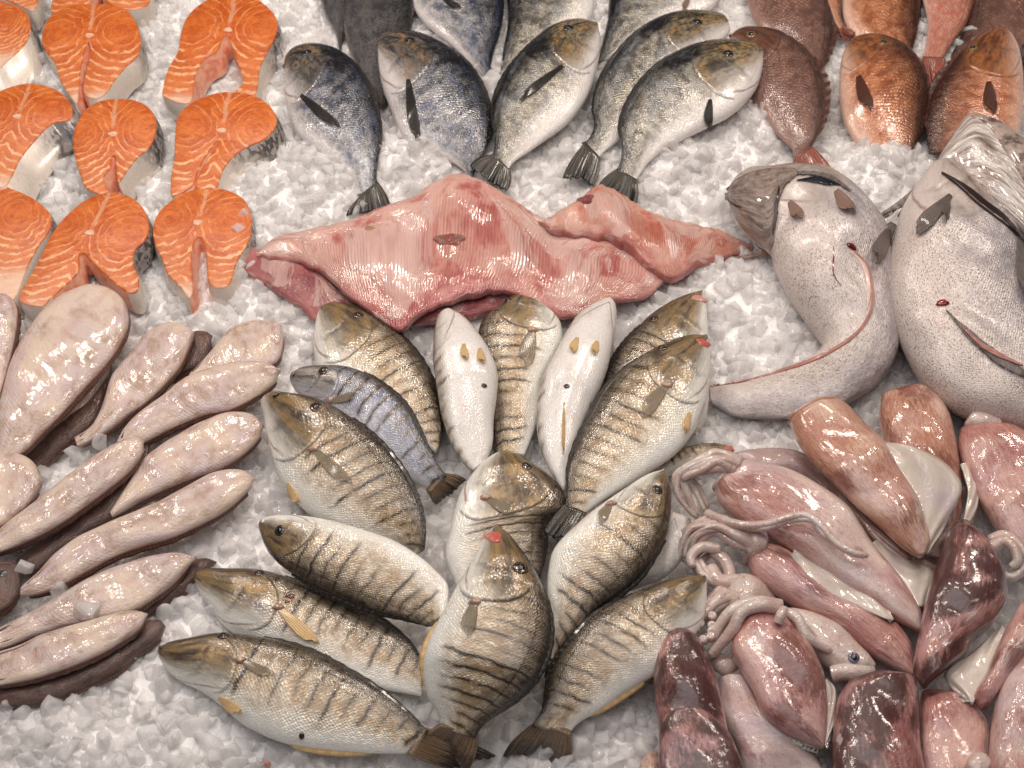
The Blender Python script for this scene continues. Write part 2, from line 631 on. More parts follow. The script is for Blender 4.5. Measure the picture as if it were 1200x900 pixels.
    mo = N.ss(N.m('ABSOLUTE', v - 0.52 - u * 0.9), 0.026, 0.008) * N.ss(u, 0.055, 0.035)
    hc = N.mix(mo * 0.85, hc, (.07, .03, .026))
    gv = (v - 0.5) * 2.0
    gline = 0.168 - gv * gv * 0.07
    pre = N.ss(N.m('ABSOLUTE', u - gline + (n_mid - .5) * .04), 0.016, 0.0) * N.ss(v, .30, .45) * N.ss(v, .85, .65)
    hc = N.mix(pre * 0.35, hc, (.12, .09, .07))
    thr = N.ss(N.m('ABSOLUTE', u - .06 - (1.0 - v) * .62 + (n_mid - .5) * .03), .014, .0) * N.ss(v, .62, .78)
    hc = N.mix(thr * .85, hc, (.30, .19, .16))
    col = N.mix(headmask, hc, body)
    col = N.mix(N.ss(N.noise(N.vec(u * 3, v * 2, so + 17), 2.2, 4, .6), .55, .72) * N.ss(v, .6, .85) * .30, col, C(222, 176, 164))
    ged = N.ss(N.m('ABSOLUTE', curve_ - 0.277 + (n_mid - .5) * .012), 0.011, 0.001) * N.ss(v, .12, .3) * N.ss(v, .92, .7)
    col = N.mix(ged * 0.24 * N.ss(n_lo, .3, .55), col, (.055, .035, .03))
    col = N.mix(N.ss(N.noise(p, 2.6, 4), .52, .78) * 0.35, col, N.mix(1.0, col, (.55, .50, .46), 'MULTIPLY'))
    hgt = (dome * (.35 + vc * .9)) * headmask * (.25 + vis * .75) * 0.75 + n_hi * 0.30 - pre * 0.5 - mo + streak * 0.5 * (1.0 - headmask)
    nb = N.bump(hgt, 0.0011, 0.70)
    wet = N.bump(n_hi * .30 + n_mid * 1.2 + dome * vis * .22, 0.0009, 0.55)
    rg = rough + (vc - 0.5) * 0.24 + (n_mid - 0.5) * 0.2
    met = (N.ss(vw, 0.80, 0.40) * N.ss(n_hi + (vc - .5) * .6, 0.35, 0.7) * glint + 0.10) * metal
    return N.out(Base_Color=col, Roughness=rg, Metallic=met, Normal=nb, Coat_Weight=coat, Coat_Roughness=coatr, Coat_Normal=wet,
                 Specular_IOR_Level=0.6)


M = {}
M['striped'] = fish_skin('striped_skin', C(44, 38, 32), C(178, 152, 118), C(222, 208, 186), C(255, 248, 240), C(138, 118, 90), C(58, 48, 42),
                         stripes=0.96, cheek=C(180, 146, 90), metal=0.5, glint=.7, dorsal_at=(.52, .08))
M['striped_blue'] = fish_skin('striped_blue_skin', C(56, 56, 58), C(150, 150, 160), C(196, 198, 208), C(218, 218, 226), C(160, 152, 144),
                              C(84, 78, 78), stripes=0.93, iri=C(150, 162, 204), metal=0.5, glint=.7)
M['white_belly'] = fish_skin('white_belly_skin', C(96, 88, 78), C(176, 166, 152), C(212, 204, 194), C(242, 237, 232), C(200, 190, 178), C(140, 128, 116),
                             stripes=0.5, metal=0.3, scale=.25, belly_at=(.45, .72), dorsal_at=(.3, .05))
GD = dict(nsc=(92, 52), blotch=0.92, metal=0.75, glint=0.9, rough=0.24)
M['gilt'] = fish_skin('gilthead_skin', C(22, 23, 27), C(88, 91, 100), C(168, 168, 172), C(236, 230, 228), C(120, 112, 104), C(44, 42, 46),
                      cheek=C(178, 140, 92), iri=C(96, 108, 144), dorsal_at=(0.58, 0.14), belly_at=(.66, .95), **GD)
M['gilt_green'] = fish_skin('gilthead_pale_skin', C(26, 26, 25), C(112, 107, 98), C(184, 178, 166), C(250, 244, 240), C(150, 134, 108), C(56, 50, 44),
                            cheek=C(190, 150, 92), iri=C(150, 156, 164), dorsal_at=(0.54, 0.12), belly_at=(.54, .80), **GD)
M['gilt_dark'] = fish_skin('gilthead_dark_skin', C(30, 29, 30), C(68, 66, 68), C(92, 88, 88), C(140, 132, 128), C(74, 66, 62), C(34, 30, 30),
                           nsc=(92, 52), blotch=0.9, metal=0.5, dorsal_at=(0.6, 0.1), belly_at=(.8, 1.05))
M['red'] = fish_skin('red_bream_skin', C(66, 36, 24), C(162, 92, 58), C(204, 138, 98), C(232, 192, 172), C(166, 102, 60), C(86, 48, 34),
                     nsc=(72, 38), cheek=C(196, 132, 82), metal=0.5, glint=0.8, belly_at=(.62, .92), dorsal_at=(.60, .14), rough=.26)
M['red_dark'] = fish_skin('dark_red_bream_skin', C(66, 44, 38), C(112, 78, 68), C(134, 98, 86), C(172, 136, 126), C(116, 76, 58), C(72, 46, 38),
                          nsc=(72, 38), metal=0.4, belly_at=(.7, 1.0), dorsal_at=(.5, .05))
M['red_bright'] = fish_skin('crimson_bream_skin', C(140, 82, 54), C(190, 116, 98), C(204, 148, 130), C(224, 186, 174), C(176, 92, 64),
                            C(140, 64, 46), nsc=(60, 32), metal=0.4, belly_at=(.7, 1.0), dorsal_at=(.3, .02))
M['pale_fish'] = fish_skin('pale_fish_skin', C(120, 112, 108), C(206, 204, 204), C(222, 220, 218), C(236, 232, 228), C(160, 146, 134), C(110, 96, 90),
                           metal=0.4, lat=0)
M['hake'] = fish_skin('big_fish_skin', C(110, 100, 98), C(182, 174, 178), C(220, 213, 214), C(222, 210, 204), C(190, 176, 168), C(140, 124, 116),
                      nsc=(150, 96), speck=C(100, 86, 80), metal=0.35, lat=0, dorsal_at=(.36, -.04), belly_at=(.4, .8), glint=.9, scale=.9, coat=.32, coatr=.20, rough=.36)


def fin_mat(name, a, b, rays=16, dark=0.5, tip=None, clear=0.0):
    N = Nodes(name)
    u, v = N.uv()
    so = N.seed() * 31.0
    n = N.noise(N.vec(u * 4.0, v * 4.0, so), 3.0, 3)
    r = N.m('SINE', u * (rays * 6.283) + (n - .5) * 3.0)
    c = N.mix(n, a, b)
    c = N.mix(N.ss(r, 0.1, 0.9) * dark, c, N.mix(1.0, c, (.35, .33, .30), 'MULTIPLY'))
    if tip is not None:
        c = N.mix(N.ss(v + (n - .5) * .6, 0.35, 0.85), c, tip)
    N.out(Base_Color=c, Roughness=0.32, Normal=N.bump(r + n, 0.0005, 0.6), Coat_Weight=0.4, Coat_Roughness=0.12)
    if clear:
        return N.see_through(N.ss(r, .6, -.6) * clear + N.ss(v, .55, 1.0) * clear * .6)
    return N.mat


M['tail_brown'] = fin_mat('tail_fin_brown', C(150, 122, 92), C(112, 92, 74), 14, .6, C(70, 58, 48))
M['tail_dark'] = fin_mat('tail_fin_dark', C(92, 84, 74), C(60, 56, 50), 14, .6, C(44, 42, 36))
M['tail_red'] = fin_mat('tail_fin_red', C(172, 96, 80), C(140, 84, 70), 14, .5, C(170, 90, 74))
M['pect'] = fin_mat('pectoral_olive', C(196, 180, 154), C(168, 152, 128), 9, .35, clear=.75)
M['pect_dark'] = fin_mat('pectoral_dark', C(70, 65, 60), C(46, 43, 42), 9, .5, clear=.45)
M['pect_red'] = fin_mat('pectoral_red', C(120, 74, 58), C(86, 54, 45), 9, .5, clear=.45)
M['fin_orange'] = fin_mat('fin_orange', C(255, 204, 128), C(250, 218, 170), 6, .10, clear=.25)
M['fin_dorsal'] = fin_mat('fin_dorsal_dark', C(62, 56, 50), C(48, 44, 40), 20, .6)
M['fin_pink'] = fin_mat('fin_pinkish', C(196, 160, 142), C(160, 130, 116), 9, .6, clear=.4)
M['fin_grey'] = fin_mat('fin_grey', C(150, 138, 130), C(110, 100, 96), 9, .6, clear=.35)
M['fin_red_line'] = fin_mat('anal_fin_red', C(168, 84, 74), C(206, 160, 146), 3, .15)


def plain(name, c, rough=0.3, coat=0.5, bump=0.0, scale=300.0, c2=None, sss=0.0, spec=.5, coat_rough=.1, nscale=40.0):
    N = Nodes(name)
    p = N.pos()
    col = c
    if c2 is not None:
        col = N.mix(N.ss(N.noise(p, nscale, 4, .6), 0.42, 0.62), c, c2)
    kw = {}
    if bump:
        kw['Normal'] = N.bump(N.noise(p, scale, 3), bump, 0.8)
    if sss:
        N.bsdf.inputs['Subsurface Radius'].default_value = (1, .5, .35)
        kw['Subsurface_Weight'] = sss
        kw['Subsurface_Scale'] = 0.006
    return N.out(Base_Color=col, Roughness=rough, Coat_Weight=coat, Coat_Roughness=coat_rough, Specular_IOR_Level=spec, **kw)


M['pupil'] = plain('pupil_black', (.006, .006, .010), .08, 1.0)
M['iris'] = plain('iris_brown', C(92, 66, 40), .2, 1.0, c2=C(50, 38, 30), nscale=500)
M['iris_gold'] = plain('iris_gold', C(150, 118, 66), .2, 1.0, c2=C(70, 54, 40), nscale=500)
M['iris_dark'] = plain('iris_dark', C(52, 46, 44), .2, 1.0, c2=C(34, 32, 34), nscale=500)
M['squid_eye'] = plain('squid_eye_violet', C(120, 112, 132), .15, 1.0, c2=C(70, 66, 90), nscale=300)
M['fin_base'] = plain('fin_base_pink', C(196, 160, 138), .25, .9, .0008, 300, C(150, 118, 98), nscale=300)
M['blood'] = plain('blood_red', C(150, 26, 18), .2, 1.0, .0006, 400, C(96, 18, 16))
M['lip_red'] = plain('lip_red', C(206, 96, 84), .3, .6, .0006, 400, C(214, 158, 142), sss=.2)
M['vent'] = plain('vent_dark', C(62, 34, 26), .3, .6)
M['mouth_dark'] = plain('gill_slit_dark', C(46, 26, 24), .35, .4)
M['dark_blue'] = plain('gill_slit_blue_black', C(30, 32, 42), .12, 1.0)


def gill_plate():
    N = Nodes('gill_plate_silver')
    u, v = N.uv()
    n = N.noise(N.vec(u * 3, v * 26, N.seed() * 9.0), 1.2, 4, .6)
    m = N.noise(N.vec(u * 5, v * 5, 2.0), 1.5, 3)
    c = N.mix(N.ss(n, .40, .62), C(236, 228, 222), C(168, 150, 142))
    c = N.mix(N.ss(n + m * .5, .82, 1.0), c, C(112, 92, 84))
    c = N.mix(N.ss(m, .55, .75) * .5, c, C(206, 178, 170))
    return N.out(Base_Color=c, Roughness=.22, Metallic=.15, Normal=N.bump(n + m * .6, .004, .9), Coat_Weight=.8, Coat_Roughness=.08)


M['gill_plate'] = gill_plate()


def sole_white():
    N = Nodes('sole_white_side')
    u, v = N.uv()
    so = N.seed() * 41.0
    p = N.vec(u * 3.2, v * 1.4, so)
    n1 = N.noise(p, 1.3, 3)
    n2 = N.noise(p, 4.2, 5, .65)
    n3 = N.noise(N.vec(u * 9, v * 3, so + 4), 8.0, 4, .6)
    c = N.mix(N.ss(n1, .35, .65), C(232, 210, 190), C(220, 200, 194))
    c = N.mix(N.ss(N.noise(N.vec(u * 2.5, v * 2, so + 7), 1.6, 3), .48, .68) * .7, c, C(214, 190, 196))
    mid = N.ss(N.m('ABSOLUTE', v - .48 + (n1 - .5) * .06), .05, .0)
    c = N.mix(mid * .35, c, C(206, 166, 160))
    st = N.ss(n2, .42, .66) * N.ss(N.noise(p, 1.3, 2), .36, .58)
    c = N.mix(st * .85, c, C(172, 130, 98))
    c = N.mix(N.ss(n1 + n2 * .5, .72, .95) * .35, c, C(204, 186, 176))
    dots = N.ss(n3, .62, .70) * N.ss(n2, .45, .6)
    c = N.mix(dots * .65, c, C(132, 90, 66))
    rim = N.m('ABSOLUTE', v - .5) * 2.0
    rr = N.ss(rim + (n2 - .5) * .12, .80, .97)
    c = N.mix(rr * .6, c, C(196, 140, 124))
    c = N.mix(N.ss(rim + (n3 - .5) * .1, .93, 1.0) * .6, c, C(92, 62, 50))
    rib = N.m('SINE', (u + N.m('ABSOLUTE', v - .5) * .18) * 330.0)
    h = n3 * .6 + n2 * .9 + rib * .05 * N.ss(n1, .4, .6) + mid * .2
    nb = N.bump(h, .0022, .7)
    cb = N.bump(N.noise(N.vec(u * 8, v * 4, so), 1.9, 2) + n3 * .10, .0012, .9)
    N.bsdf.inputs['Subsurface Radius'].default_value = (1, .5, .4)
    return N.out(Base_Color=c, Roughness=.34, Normal=nb, Coat_Weight=.75, Coat_Roughness=.12, Coat_Normal=cb, Subsurface_Weight=.12,
                 Subsurface_Scale=.006)


def sole_dark():
    N = Nodes('sole_dark_side')
    u, v = N.uv()
    so = N.seed() * 41.0
    p = N.vec(u * 5, v * 2, so)
    n2 = N.noise(p, 3.5, 5, .7)
    n3 = N.noise(p, 26, 3)
    c = N.mix(N.ss(n2, .35, .65), C(74, 48, 40), C(116, 80, 66))
    c = N.mix(N.ss(n3, .58, .7) * .5, c, C(48, 32, 30))
    nb = N.bump(n3 + n2 * .6, .0018, .8)
    cb = N.bump(N.noise(p, 5, 3) + n3 * .3, .0014, .8)
    return N.out(Base_Color=c, Roughness=.36, Normal=nb, Coat_Weight=.8, Coat_Roughness=.08, Coat_Normal=cb)


M['sole'] = sole_white()
M['sole_dark'] = sole_dark()
M['sole_fringe'] = fin_mat('sole_fringe', C(130, 92, 78), C(96, 66, 56), 60, .5)


def squid_skin(name, base, blush, dark, amount=.5, darkamt=.3):
    N = Nodes(name)
    u, v = N.uv()
    so = N.seed() * 47.0
    p = N.vec(u * 3.0, v * 1.6, so)
    n1 = N.noise(p, 1.5, 4, .6)
    n2 = N.noise(p, 5.0, 5, .68, .4)
    n3 = N.noise(p, 40.0, 3)
    vd, vc = N.voro(p, 46.0, 1.0)
    rim = N.ss(N.m('ABSOLUTE', v - .5) * 2.0, .62, .98)
    c = N.mix(N.ss(n1, .35, .65), base, N.mix(.5, base, C(206, 176, 192)))
    lo = N.noise(N.vec(u * 1.3, v * .9, so + 3), 1.6, 3, .5)
    fine = N.noise(N.vec(u * 9.0, v * 22.0, so), 2.2, 4, .65)
    f = N.ss(lo + (n1 - .5) * .5 + (fine - .5) * .35 + rim * .05, .66 - amount * .45, .82 - amount * .22)
    c = N.mix(f * (.55 + N.ss(fine, .35, .65) * .40), c, blush)
    patch = N.ss(N.noise(N.vec(u * 1.6, v * 1.0, so + 8), 1.7, 4, .55, .4) + (fine - .5) * .25, .62 - darkamt * .34, .74 - darkamt * .30)
    c = N.mix(patch * min(1, .55 + darkamt * .6) * .92, c, dark)
    v2, w2 = N.voro(p, 90.0, 1.0)
    dens = N.ss(lo + n1 * .6, .50, 1.0) * .6 + .36
    dots = N.ss(vd, .36, .14) * N.ss(vc, 1.0 - dens, 1.15 - dens) + N.ss(v2, .36, .12) * N.ss(w2, 1.05 - dens, 1.2 - dens)
    c = N.mix(N.m('MINIMUM', dots, 1.0) * .80, c, N.mix(.55, blush, dark))
    bare = N.ss(N.noise(N.vec(u * 3, v * 1.7, so + 15), 2.4, 3), .66, .69)
    c = N.mix(bare * .6, c, C(226, 208, 204))
    nb = N.bump(n2 * .9 + n3 * .25 + dots * .1, .0022, .6)
    cb = N.bump(N.noise(N.vec(u * 5, v * 3, so), 2.6, 3) + n2 * .35 + n3 * .06, .0008, .9)
    N.bsdf.inputs['Subsurface Radius'].default_value = (1, .45, .35)
    return N.out(Base_Color=c, Roughness=.32, Normal=nb, Coat_Weight=1.0, Coat_Roughness=.08, Coat_Normal=cb, Subsurface_Weight=.12,
                 Subsurface_Scale=.006)


M['squid'] = squid_skin('squid_skin_pink', C(228, 206, 196), C(184, 118, 102), C(118, 54, 44), .62, .20)
M['squid_red'] = squid_skin('squid_skin_red', C(224, 184, 172), C(176, 104, 90), C(106, 46, 38), .78, .36)
M['squid_brown'] = squid_skin('squid_skin_brown', C(232, 200, 176), C(182, 114, 82), C(118, 54, 36), .75, .38)
M['squid_dark'] = squid_skin('squid_skin_dark', C(200, 150, 138), C(136, 68, 58), C(62, 24, 22), .80, .72)
M['squid_pale'] = squid_skin('squid_skin_pale', C(226, 204, 196), C(206, 160, 140), C(146, 84, 62), .15, .28)
M['squid_grey'] = squid_skin('squid_skin_grey', C(184, 158, 152), C(158, 120, 112), C(116, 70, 64), .4, .1)


def squid_white(name, a, b, bl, pig=0.0):
    N = Nodes(name)
    p = N.pos()
    n = N.noise(p, 38, 4)
    c = N.mix(N.ss(n, .35, .65), a, b)
    c = N.mix(N.ss(N.noise(p, 22, 3), .55, .7) * .6, c, bl)
    N.bsdf.inputs['Subsurface Radius'].default_value = (1, .7, .55)
    vd, vc = N.voro(p, 330.0, 1.0)
    c = N.mix(N.ss(vd, .34, .12) * N.ss(vc, .55, .8) * pig, c, C(126, 74, 70))
    return N.out(Base_Color=c, Roughness=.28, Normal=N.bump(N.noise(p, 160, 3) + N.ss(vd, .5, .1) * pig * .6, .0012, .6), Coat_Weight=.9, Coat_Roughness=.07,
                 Coat_Normal=N.bump(N.noise(p, 70, 2), .0016, .6), Subsurface_Weight=.35, Subsurface_Scale=.008)


M['squid_fin'] = squid_white('squid_fin_white', C(226, 214, 200), C(218, 204, 194), C(204, 190, 200))
M['arm'] = squid_white('squid_arm', C(222, 208, 200), C(204, 178, 168), C(172, 150, 166), .6)
M['arm_brown'] = squid_white('squid_arm_brownish', C(206, 180, 164), C(176, 140, 128), C(176, 152, 164), .8)


def salmon_flesh():
    N = Nodes('salmon_flesh')
    u, v = N.uv()
    sd = N.seed()
    so = sd * 29.0
    n = N.noise(N.vec(u * 1.5, v * 1.5, so), 2.0, 3)
    nf = N.noise(N.vec(u * 1.5, v * 1.5, so), 14.0, 3)
    ax = N.m('ABSOLUTE', u + (n - .5) * .12)
    dx = ax - 0.62
    dy = (v - 0.10) * N.m('ADD', 0.82, N.ss(v, 0.0, -1.0) * -0.12)
    d = N.m('SQRT', dx * dx + dy * dy) + (n - .5) * 0.20 + (nf - .5) * .02
    ph = d * (6.6 + sd * 1.6) + sd
    fr = N.m('ABSOLUTE', N.m('FRACT', ph) - .5) * 2.0
    lw = .10 + N.ss(v, .3, -1.2) * .16
    line = N.ss(fr + (nf - .5) * .16, lw + .16, lw - .07)
    c = N.mix(N.ss(n + (nf - .5) * .7, .3, .7), C(204, 92, 22), C(230, 124, 50))
    c = N.mix(N.ss(N.noise(N.vec(u * 1.5, v * 1.5, so + 5), 4.5, 3), .5, .7) * .5, c, C(188, 78, 22))
    c = N.mix(N.ss(v, -.3, -1.6) * .45, c, C(230, 138, 84))
    str_ = N.ss(d, .12, .55) * .40 + N.ss(v, .1, -.8) * .34 + .08
    c = N.mix(line * str_ * 1.4 * N.ss(N.noise(N.vec(u * 2, v * 2, so + 2), 2.6, 3), .32, .62), c, C(246, 190, 142))
    midl = N.ss(ax, .06, .010) * N.ss(v, .12, .25)
    c = N.mix(midl * .55, c, C(236, 186, 150))
    rim = N.ss(N.noise(N.vec(u * 2, v * 2, so + 12), 3.0, 3), .55, .75)
    c = N.mix(rim * .25, c, C(228, 150, 108))
    fat = N.ss(v + (n - .5) * .5, -1.45, -2.0)
    c = N.mix(fat * .8, c, C(240, 208, 184))
    h = fr * .25 + nf * .6
    N.bsdf.inputs['Subsurface Radius'].default_value = (1, .35, .15)
    return N.out(Base_Color=c, Roughness=.36, Normal=N.bump(h, .0014, .7), Coat_Weight=.55, Coat_Roughness=.12, Subsurface_Weight=.08,
                 Subsurface_Scale=.004, Coat_Normal=N.bump(nf + n, .002, .7))


def salmon_skin():
    N = Nodes('salmon_skin_side')
    u, v = N.uv()
    so = N.seed() * 17.0
    n = N.noise(N.vec(u * 3, v * 3, so), 2.0, 3)
    x, y = u * 17.0, v * 17.0
    vd, vc = N.voro(N.vec((x + y) * .7071, (x - y) * .7071, so), 1.0, .5)
    t = v + (n - .5) * .5
    c = N.mix(N.ss(t, .55, 1.0), N.mix(N.ss(vc, .35, .7), C(92, 86, 84), C(168, 160, 156)), C(40, 37, 37))
    c = N.mix(N.ss(t, -.25, -.95), c, C(226, 214, 202))
    return N.out(Base_Color=c, Roughness=.32 + (vc - .5) * .15, Metallic=.15, Normal=N.bump(vd, .0012, -.7), Coat_Weight=.5, Coat_Roughness=.12)


M['salmon'] = salmon_flesh()
M['salmon_skin'] = salmon_skin()
M['salmon_inner'] = plain('salmon_belly_lining', C(236, 178, 150), .34, .5, .0014, 160, C(224, 136, 108), sss=.1, nscale=90)
M['salmon_bone'] = plain('salmon_bone', C(244, 206, 176), .4, .3, .001, 400, C(236, 176, 140), sss=.1, nscale=200)
M['salmon_dark'] = plain('salmon_blood_line', C(66, 22, 16), .3, .6)


def skate_skin(name, base, rosy, deep, k=1.0):
    N = Nodes(name)
    u, v = N.uv()
    so = N.seed() * 13.0
    p = N.vec(u * 4.0, v * 1.6, so)
    n1 = N.noise(p, 1.2, 4, .6)
    n2 = N.noise(p, 4.5, 5, .65, .5)
    n3 = N.noise(p, 30.0, 3)
    wv = (u + (v - .4) * N.m('MULTIPLY', u - .45, .55)) * 760.0 + (n1 - .5) * 26.0 + (n2 - .5) * 5.0
    rib = N.m('SINE', wv)
    c = N.mix(N.ss(n1 + (n2 - .5) * .4, .36, .64), base, rosy)
    c = N.mix(N.ss(n2 + n1 * .5, .74, .92) * .8, c, deep)
    c = N.mix(N.ss(n3, .5, .7) * .25, c, N.mix(1.0, c, (.7, .55, .52), 'MULTIPLY'))
    c = N.mix(N.ss(N.noise(N.vec(u * 5, v * 1.6, so + 31), 2.6, 4, .6), .52, .66) * .55, c, C(204, 158, 140))
    c = N.mix(N.ss(v + (n2 - .5) * .3, .25, .05) * .6, c, C(228, 198, 186))
    c = N.mix(N.ss(v + (n2 - .5) * .4, .58, .95) * .65, c, N.mix(n2, C(204, 112, 110), C(190, 88, 88)))
    ribm = N.ss(v, .28, .45) * N.ss(N.noise(N.vec(u * 6, v * 2, so + 21), 1.6, 3), .30, .52)
    c = N.mix(N.ss(rib, .0, .9) * ribm * .34, c, N.mix(1.0, c, (.66, .45, .42), 'MULTIPLY'))
    mem = N.ss(N.noise(N.vec(u * 4, v * 1.4, so + 5), 1.7, 5, .6, .8), .52, .57)
    c = N.mix(mem * .55, c, C(226, 196, 188))
    c = N.mix(N.ss(N.noise(N.vec(u * 5, v * 1.4, so + 9), 1.8, 3), .62, .74) * .5, c, C(196, 128, 96))
    h = rib * ribm * .15 + n2 * 1.5 + mem * .5 + n3 * .15
    nb = N.bump(h, .0024, .8)
    cb = N.bump(N.noise(p, 9, 3) + n3 * .3 + rib * ribm * .08 + mem * .4, .0009, .9)
    N.bsdf.inputs['Subsurface Radius'].default_value = (1, .4, .35)
    return N.out(Base_Color=c, Roughness=.32, Normal=nb, Coat_Weight=1.0, Coat_Roughness=.08, Coat_Normal=cb, Subsurface_Weight=.12,
                 Subsurface_Scale=.006)


M['skate'] = skate_skin('skate_flesh', C(228, 184, 172), C(212, 146, 134), C(178, 88, 82))
M['skate_wing'] = skate_skin('skate_wing_flesh', C(222, 168, 148), C(214, 140, 118), C(196, 104, 88))
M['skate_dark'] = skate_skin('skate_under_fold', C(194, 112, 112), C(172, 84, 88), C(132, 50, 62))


def ice():
    N = Nodes('crushed_ice')
    p = N.pos()
    n = N.noise(p, 130, 3)
    f = N.noise(p, 46, 3)
    c = N.mix(f, (.90, .885, .88), (.95, .94, .935))
    N.out(Base_Color=c, Roughness=N.ss(n, .3, .7) * .25 + .12, IOR=1.31, Normal=N.bump(n, .0009, .5), Specular_IOR_Level=.6,
          Coat_Weight=.6, Coat_Roughness=.04)
    return N.see_through(N.ss(f + n * .4, .45, .95) * .40 + .20, .30, (.95, .94, .93))


def ice_base():
    N = Nodes('packed_ice')
    p = N.pos()
    n = N.noise(p, 60, 4)
    vd, vc = N.voro(p, 75, 1.0)
    c = N.mix(n, (.86, .845, .84), (.94, .93, .925))
    return N.out(Base_Color=c, Roughness=.35, Normal=N.bump(vd + n * .5, .005, -.7))


M['ice'] = ice()
M['ice_base'] = ice_base()
def head_skin():
    N = Nodes('big_fish_head')
    u, v = N.uv()
    a = N.noise(N.vec(u * 4, v * 14, 1.0), 1.3, 4, .6)
    b = N.noise(N.vec(u * 6, v * 6, 4.0), 1.5, 4, .6)
    c = N.mix(N.ss(a, .36, .64), C(128, 112, 102), C(168, 150, 140))
    c = N.mix(N.ss(b, .48, .66) * .7, c, C(92, 80, 76))
    c = N.mix(N.ss(b, .42, .30) * .5, c, C(196, 178, 170))
    return N.out(Base_Color=c, Roughness=.3, Normal=N.bump(a + b, .0035, .8), Coat_Weight=.8, Coat_Roughness=.08)


M['hake_head'] = head_skin()
# ------------------------------------------------------------------ the bed of crushed ice
MOUNDS = [(m[0], m[1], m[2] / 1000, m[3] / 1000) for m in (
    (395, 195, 55, 12), (492, 186, 40, 24), (600, 196, 55, 14), (810, 175, 85, 22), (780, 215, 70, 16), (1010, 215, 60, 20), (1045, 200, 40, 22), (925, 350, 95, 14), (860, 370, 80, 10),
    (300, 245, 70, 14), (340, 300, 70, 8), (250, 350, 70, 10), (120, 860, 120, 14), (240, 790, 70, 10), (700, 850, 70, 10), (880, 490, 60, 16), (230, 300, 60, 6), (330, 200, 60, 10),
    (890, 150, 46, 24), (420, 860, 160, 4), (260, 640, 60, 6))]
MW = [(at(a, b), c, d) for a, b, c, d in MOUNDS]


def ground(x, y):
    x, y = np.asarray(x, float), np.asarray(y, float)
    z = 0.0030 * np.sin(x * 23 + 1.3 * np.sin(y * 17)) + 0.0030 * np.sin(y * 29 + 1.1 * np.sin(x * 19 + 1)) + 0.0018 * np.sin(x * 61 + y * 47)
    for c, r, hh in MW:
        z = z + hh * np.exp(-(((x - c[0]) ** 2 + (y - c[1]) ** 2) / r ** 2))
    return z - 0.004


nx, ny = 140, 140
gx, gy = np.meshgrid(np.linspace(-1.15, 1.15, nx), np.linspace(-0.85, 1.15, ny), indexing='ij')
gz = ground(gx, gy) + 0.0034
bed = mesh_object("ice_bed", np.stack([gx, gy, gz], -1).reshape(-1, 3), grid_faces(nx, ny, False), M['ice_base'])
bed['kind'] = 'structure'
bed['label'] = 'bed of packed crushed ice under the fish'


def chunk_protos(k, sub):
    """Chips of ice: a lump cut by flat faces, its edges melted round."""
    out = []
    for i in range(k):
        bm = bmesh.new()
        bmesh.ops.create_cube(bm, size=2.0)
        for _ in range(8 if sub == 3 else 5 if sub == 2 else 4):
            n = RNG.normal(size=3)
            n /= np.linalg.norm(n)
            d = RNG.uniform(.60, .90)
            r = bmesh.ops.bisect_plane(bm, geom=bm.verts[:] + bm.edges[:] + bm.faces[:], plane_co=Vector(n * d), plane_no=Vector(n), clear_outer=True)
            bmesh.ops.holes_fill(bm, edges=[e for e in bm.edges if e.is_boundary], sides=0)
        bmesh.ops.remove_doubles(bm, verts=bm.verts, dist=.10)
        bmesh.ops.dissolve_degenerate(bm, edges=bm.edges, dist=.04)
        if sub > 1:
            bmesh.ops.bevel(bm, geom=bm.edges[:], offset=.15, segments=1, affect='EDGES', profile=.6, clamp_overlap=True)
        bmesh.ops.triangulate(bm, faces=bm.faces[:])
        v = np.array([q.co[:] for q in bm.verts])
        f = np.array([[q.index for q in fc.verts] for fc in bm.faces])
        bm.free()
        v = v * RNG.uniform([.85, .8, .6], [1.25, 1.1, .9])
        out.append((v, f))
    return out


def rotations(n):
    q = RNG.normal(size=(n, 4))
    q /= np.linalg.norm(q, axis=1, keepdims=True)
    a, b, c, d = q.T
    return np.stack([1 - 2 * (c * c + d * d), 2 * (b * c - a * d), 2 * (b * d + a * c), 2 * (b * c + a * d), 1 - 2 * (b * b + d * d), 2 * (c * d - a * b),
                     2 * (b * d - a * c), 2 * (c * d + a * b), 1 - 2 * (b * b + c * c)], -1).reshape(n, 3, 3)


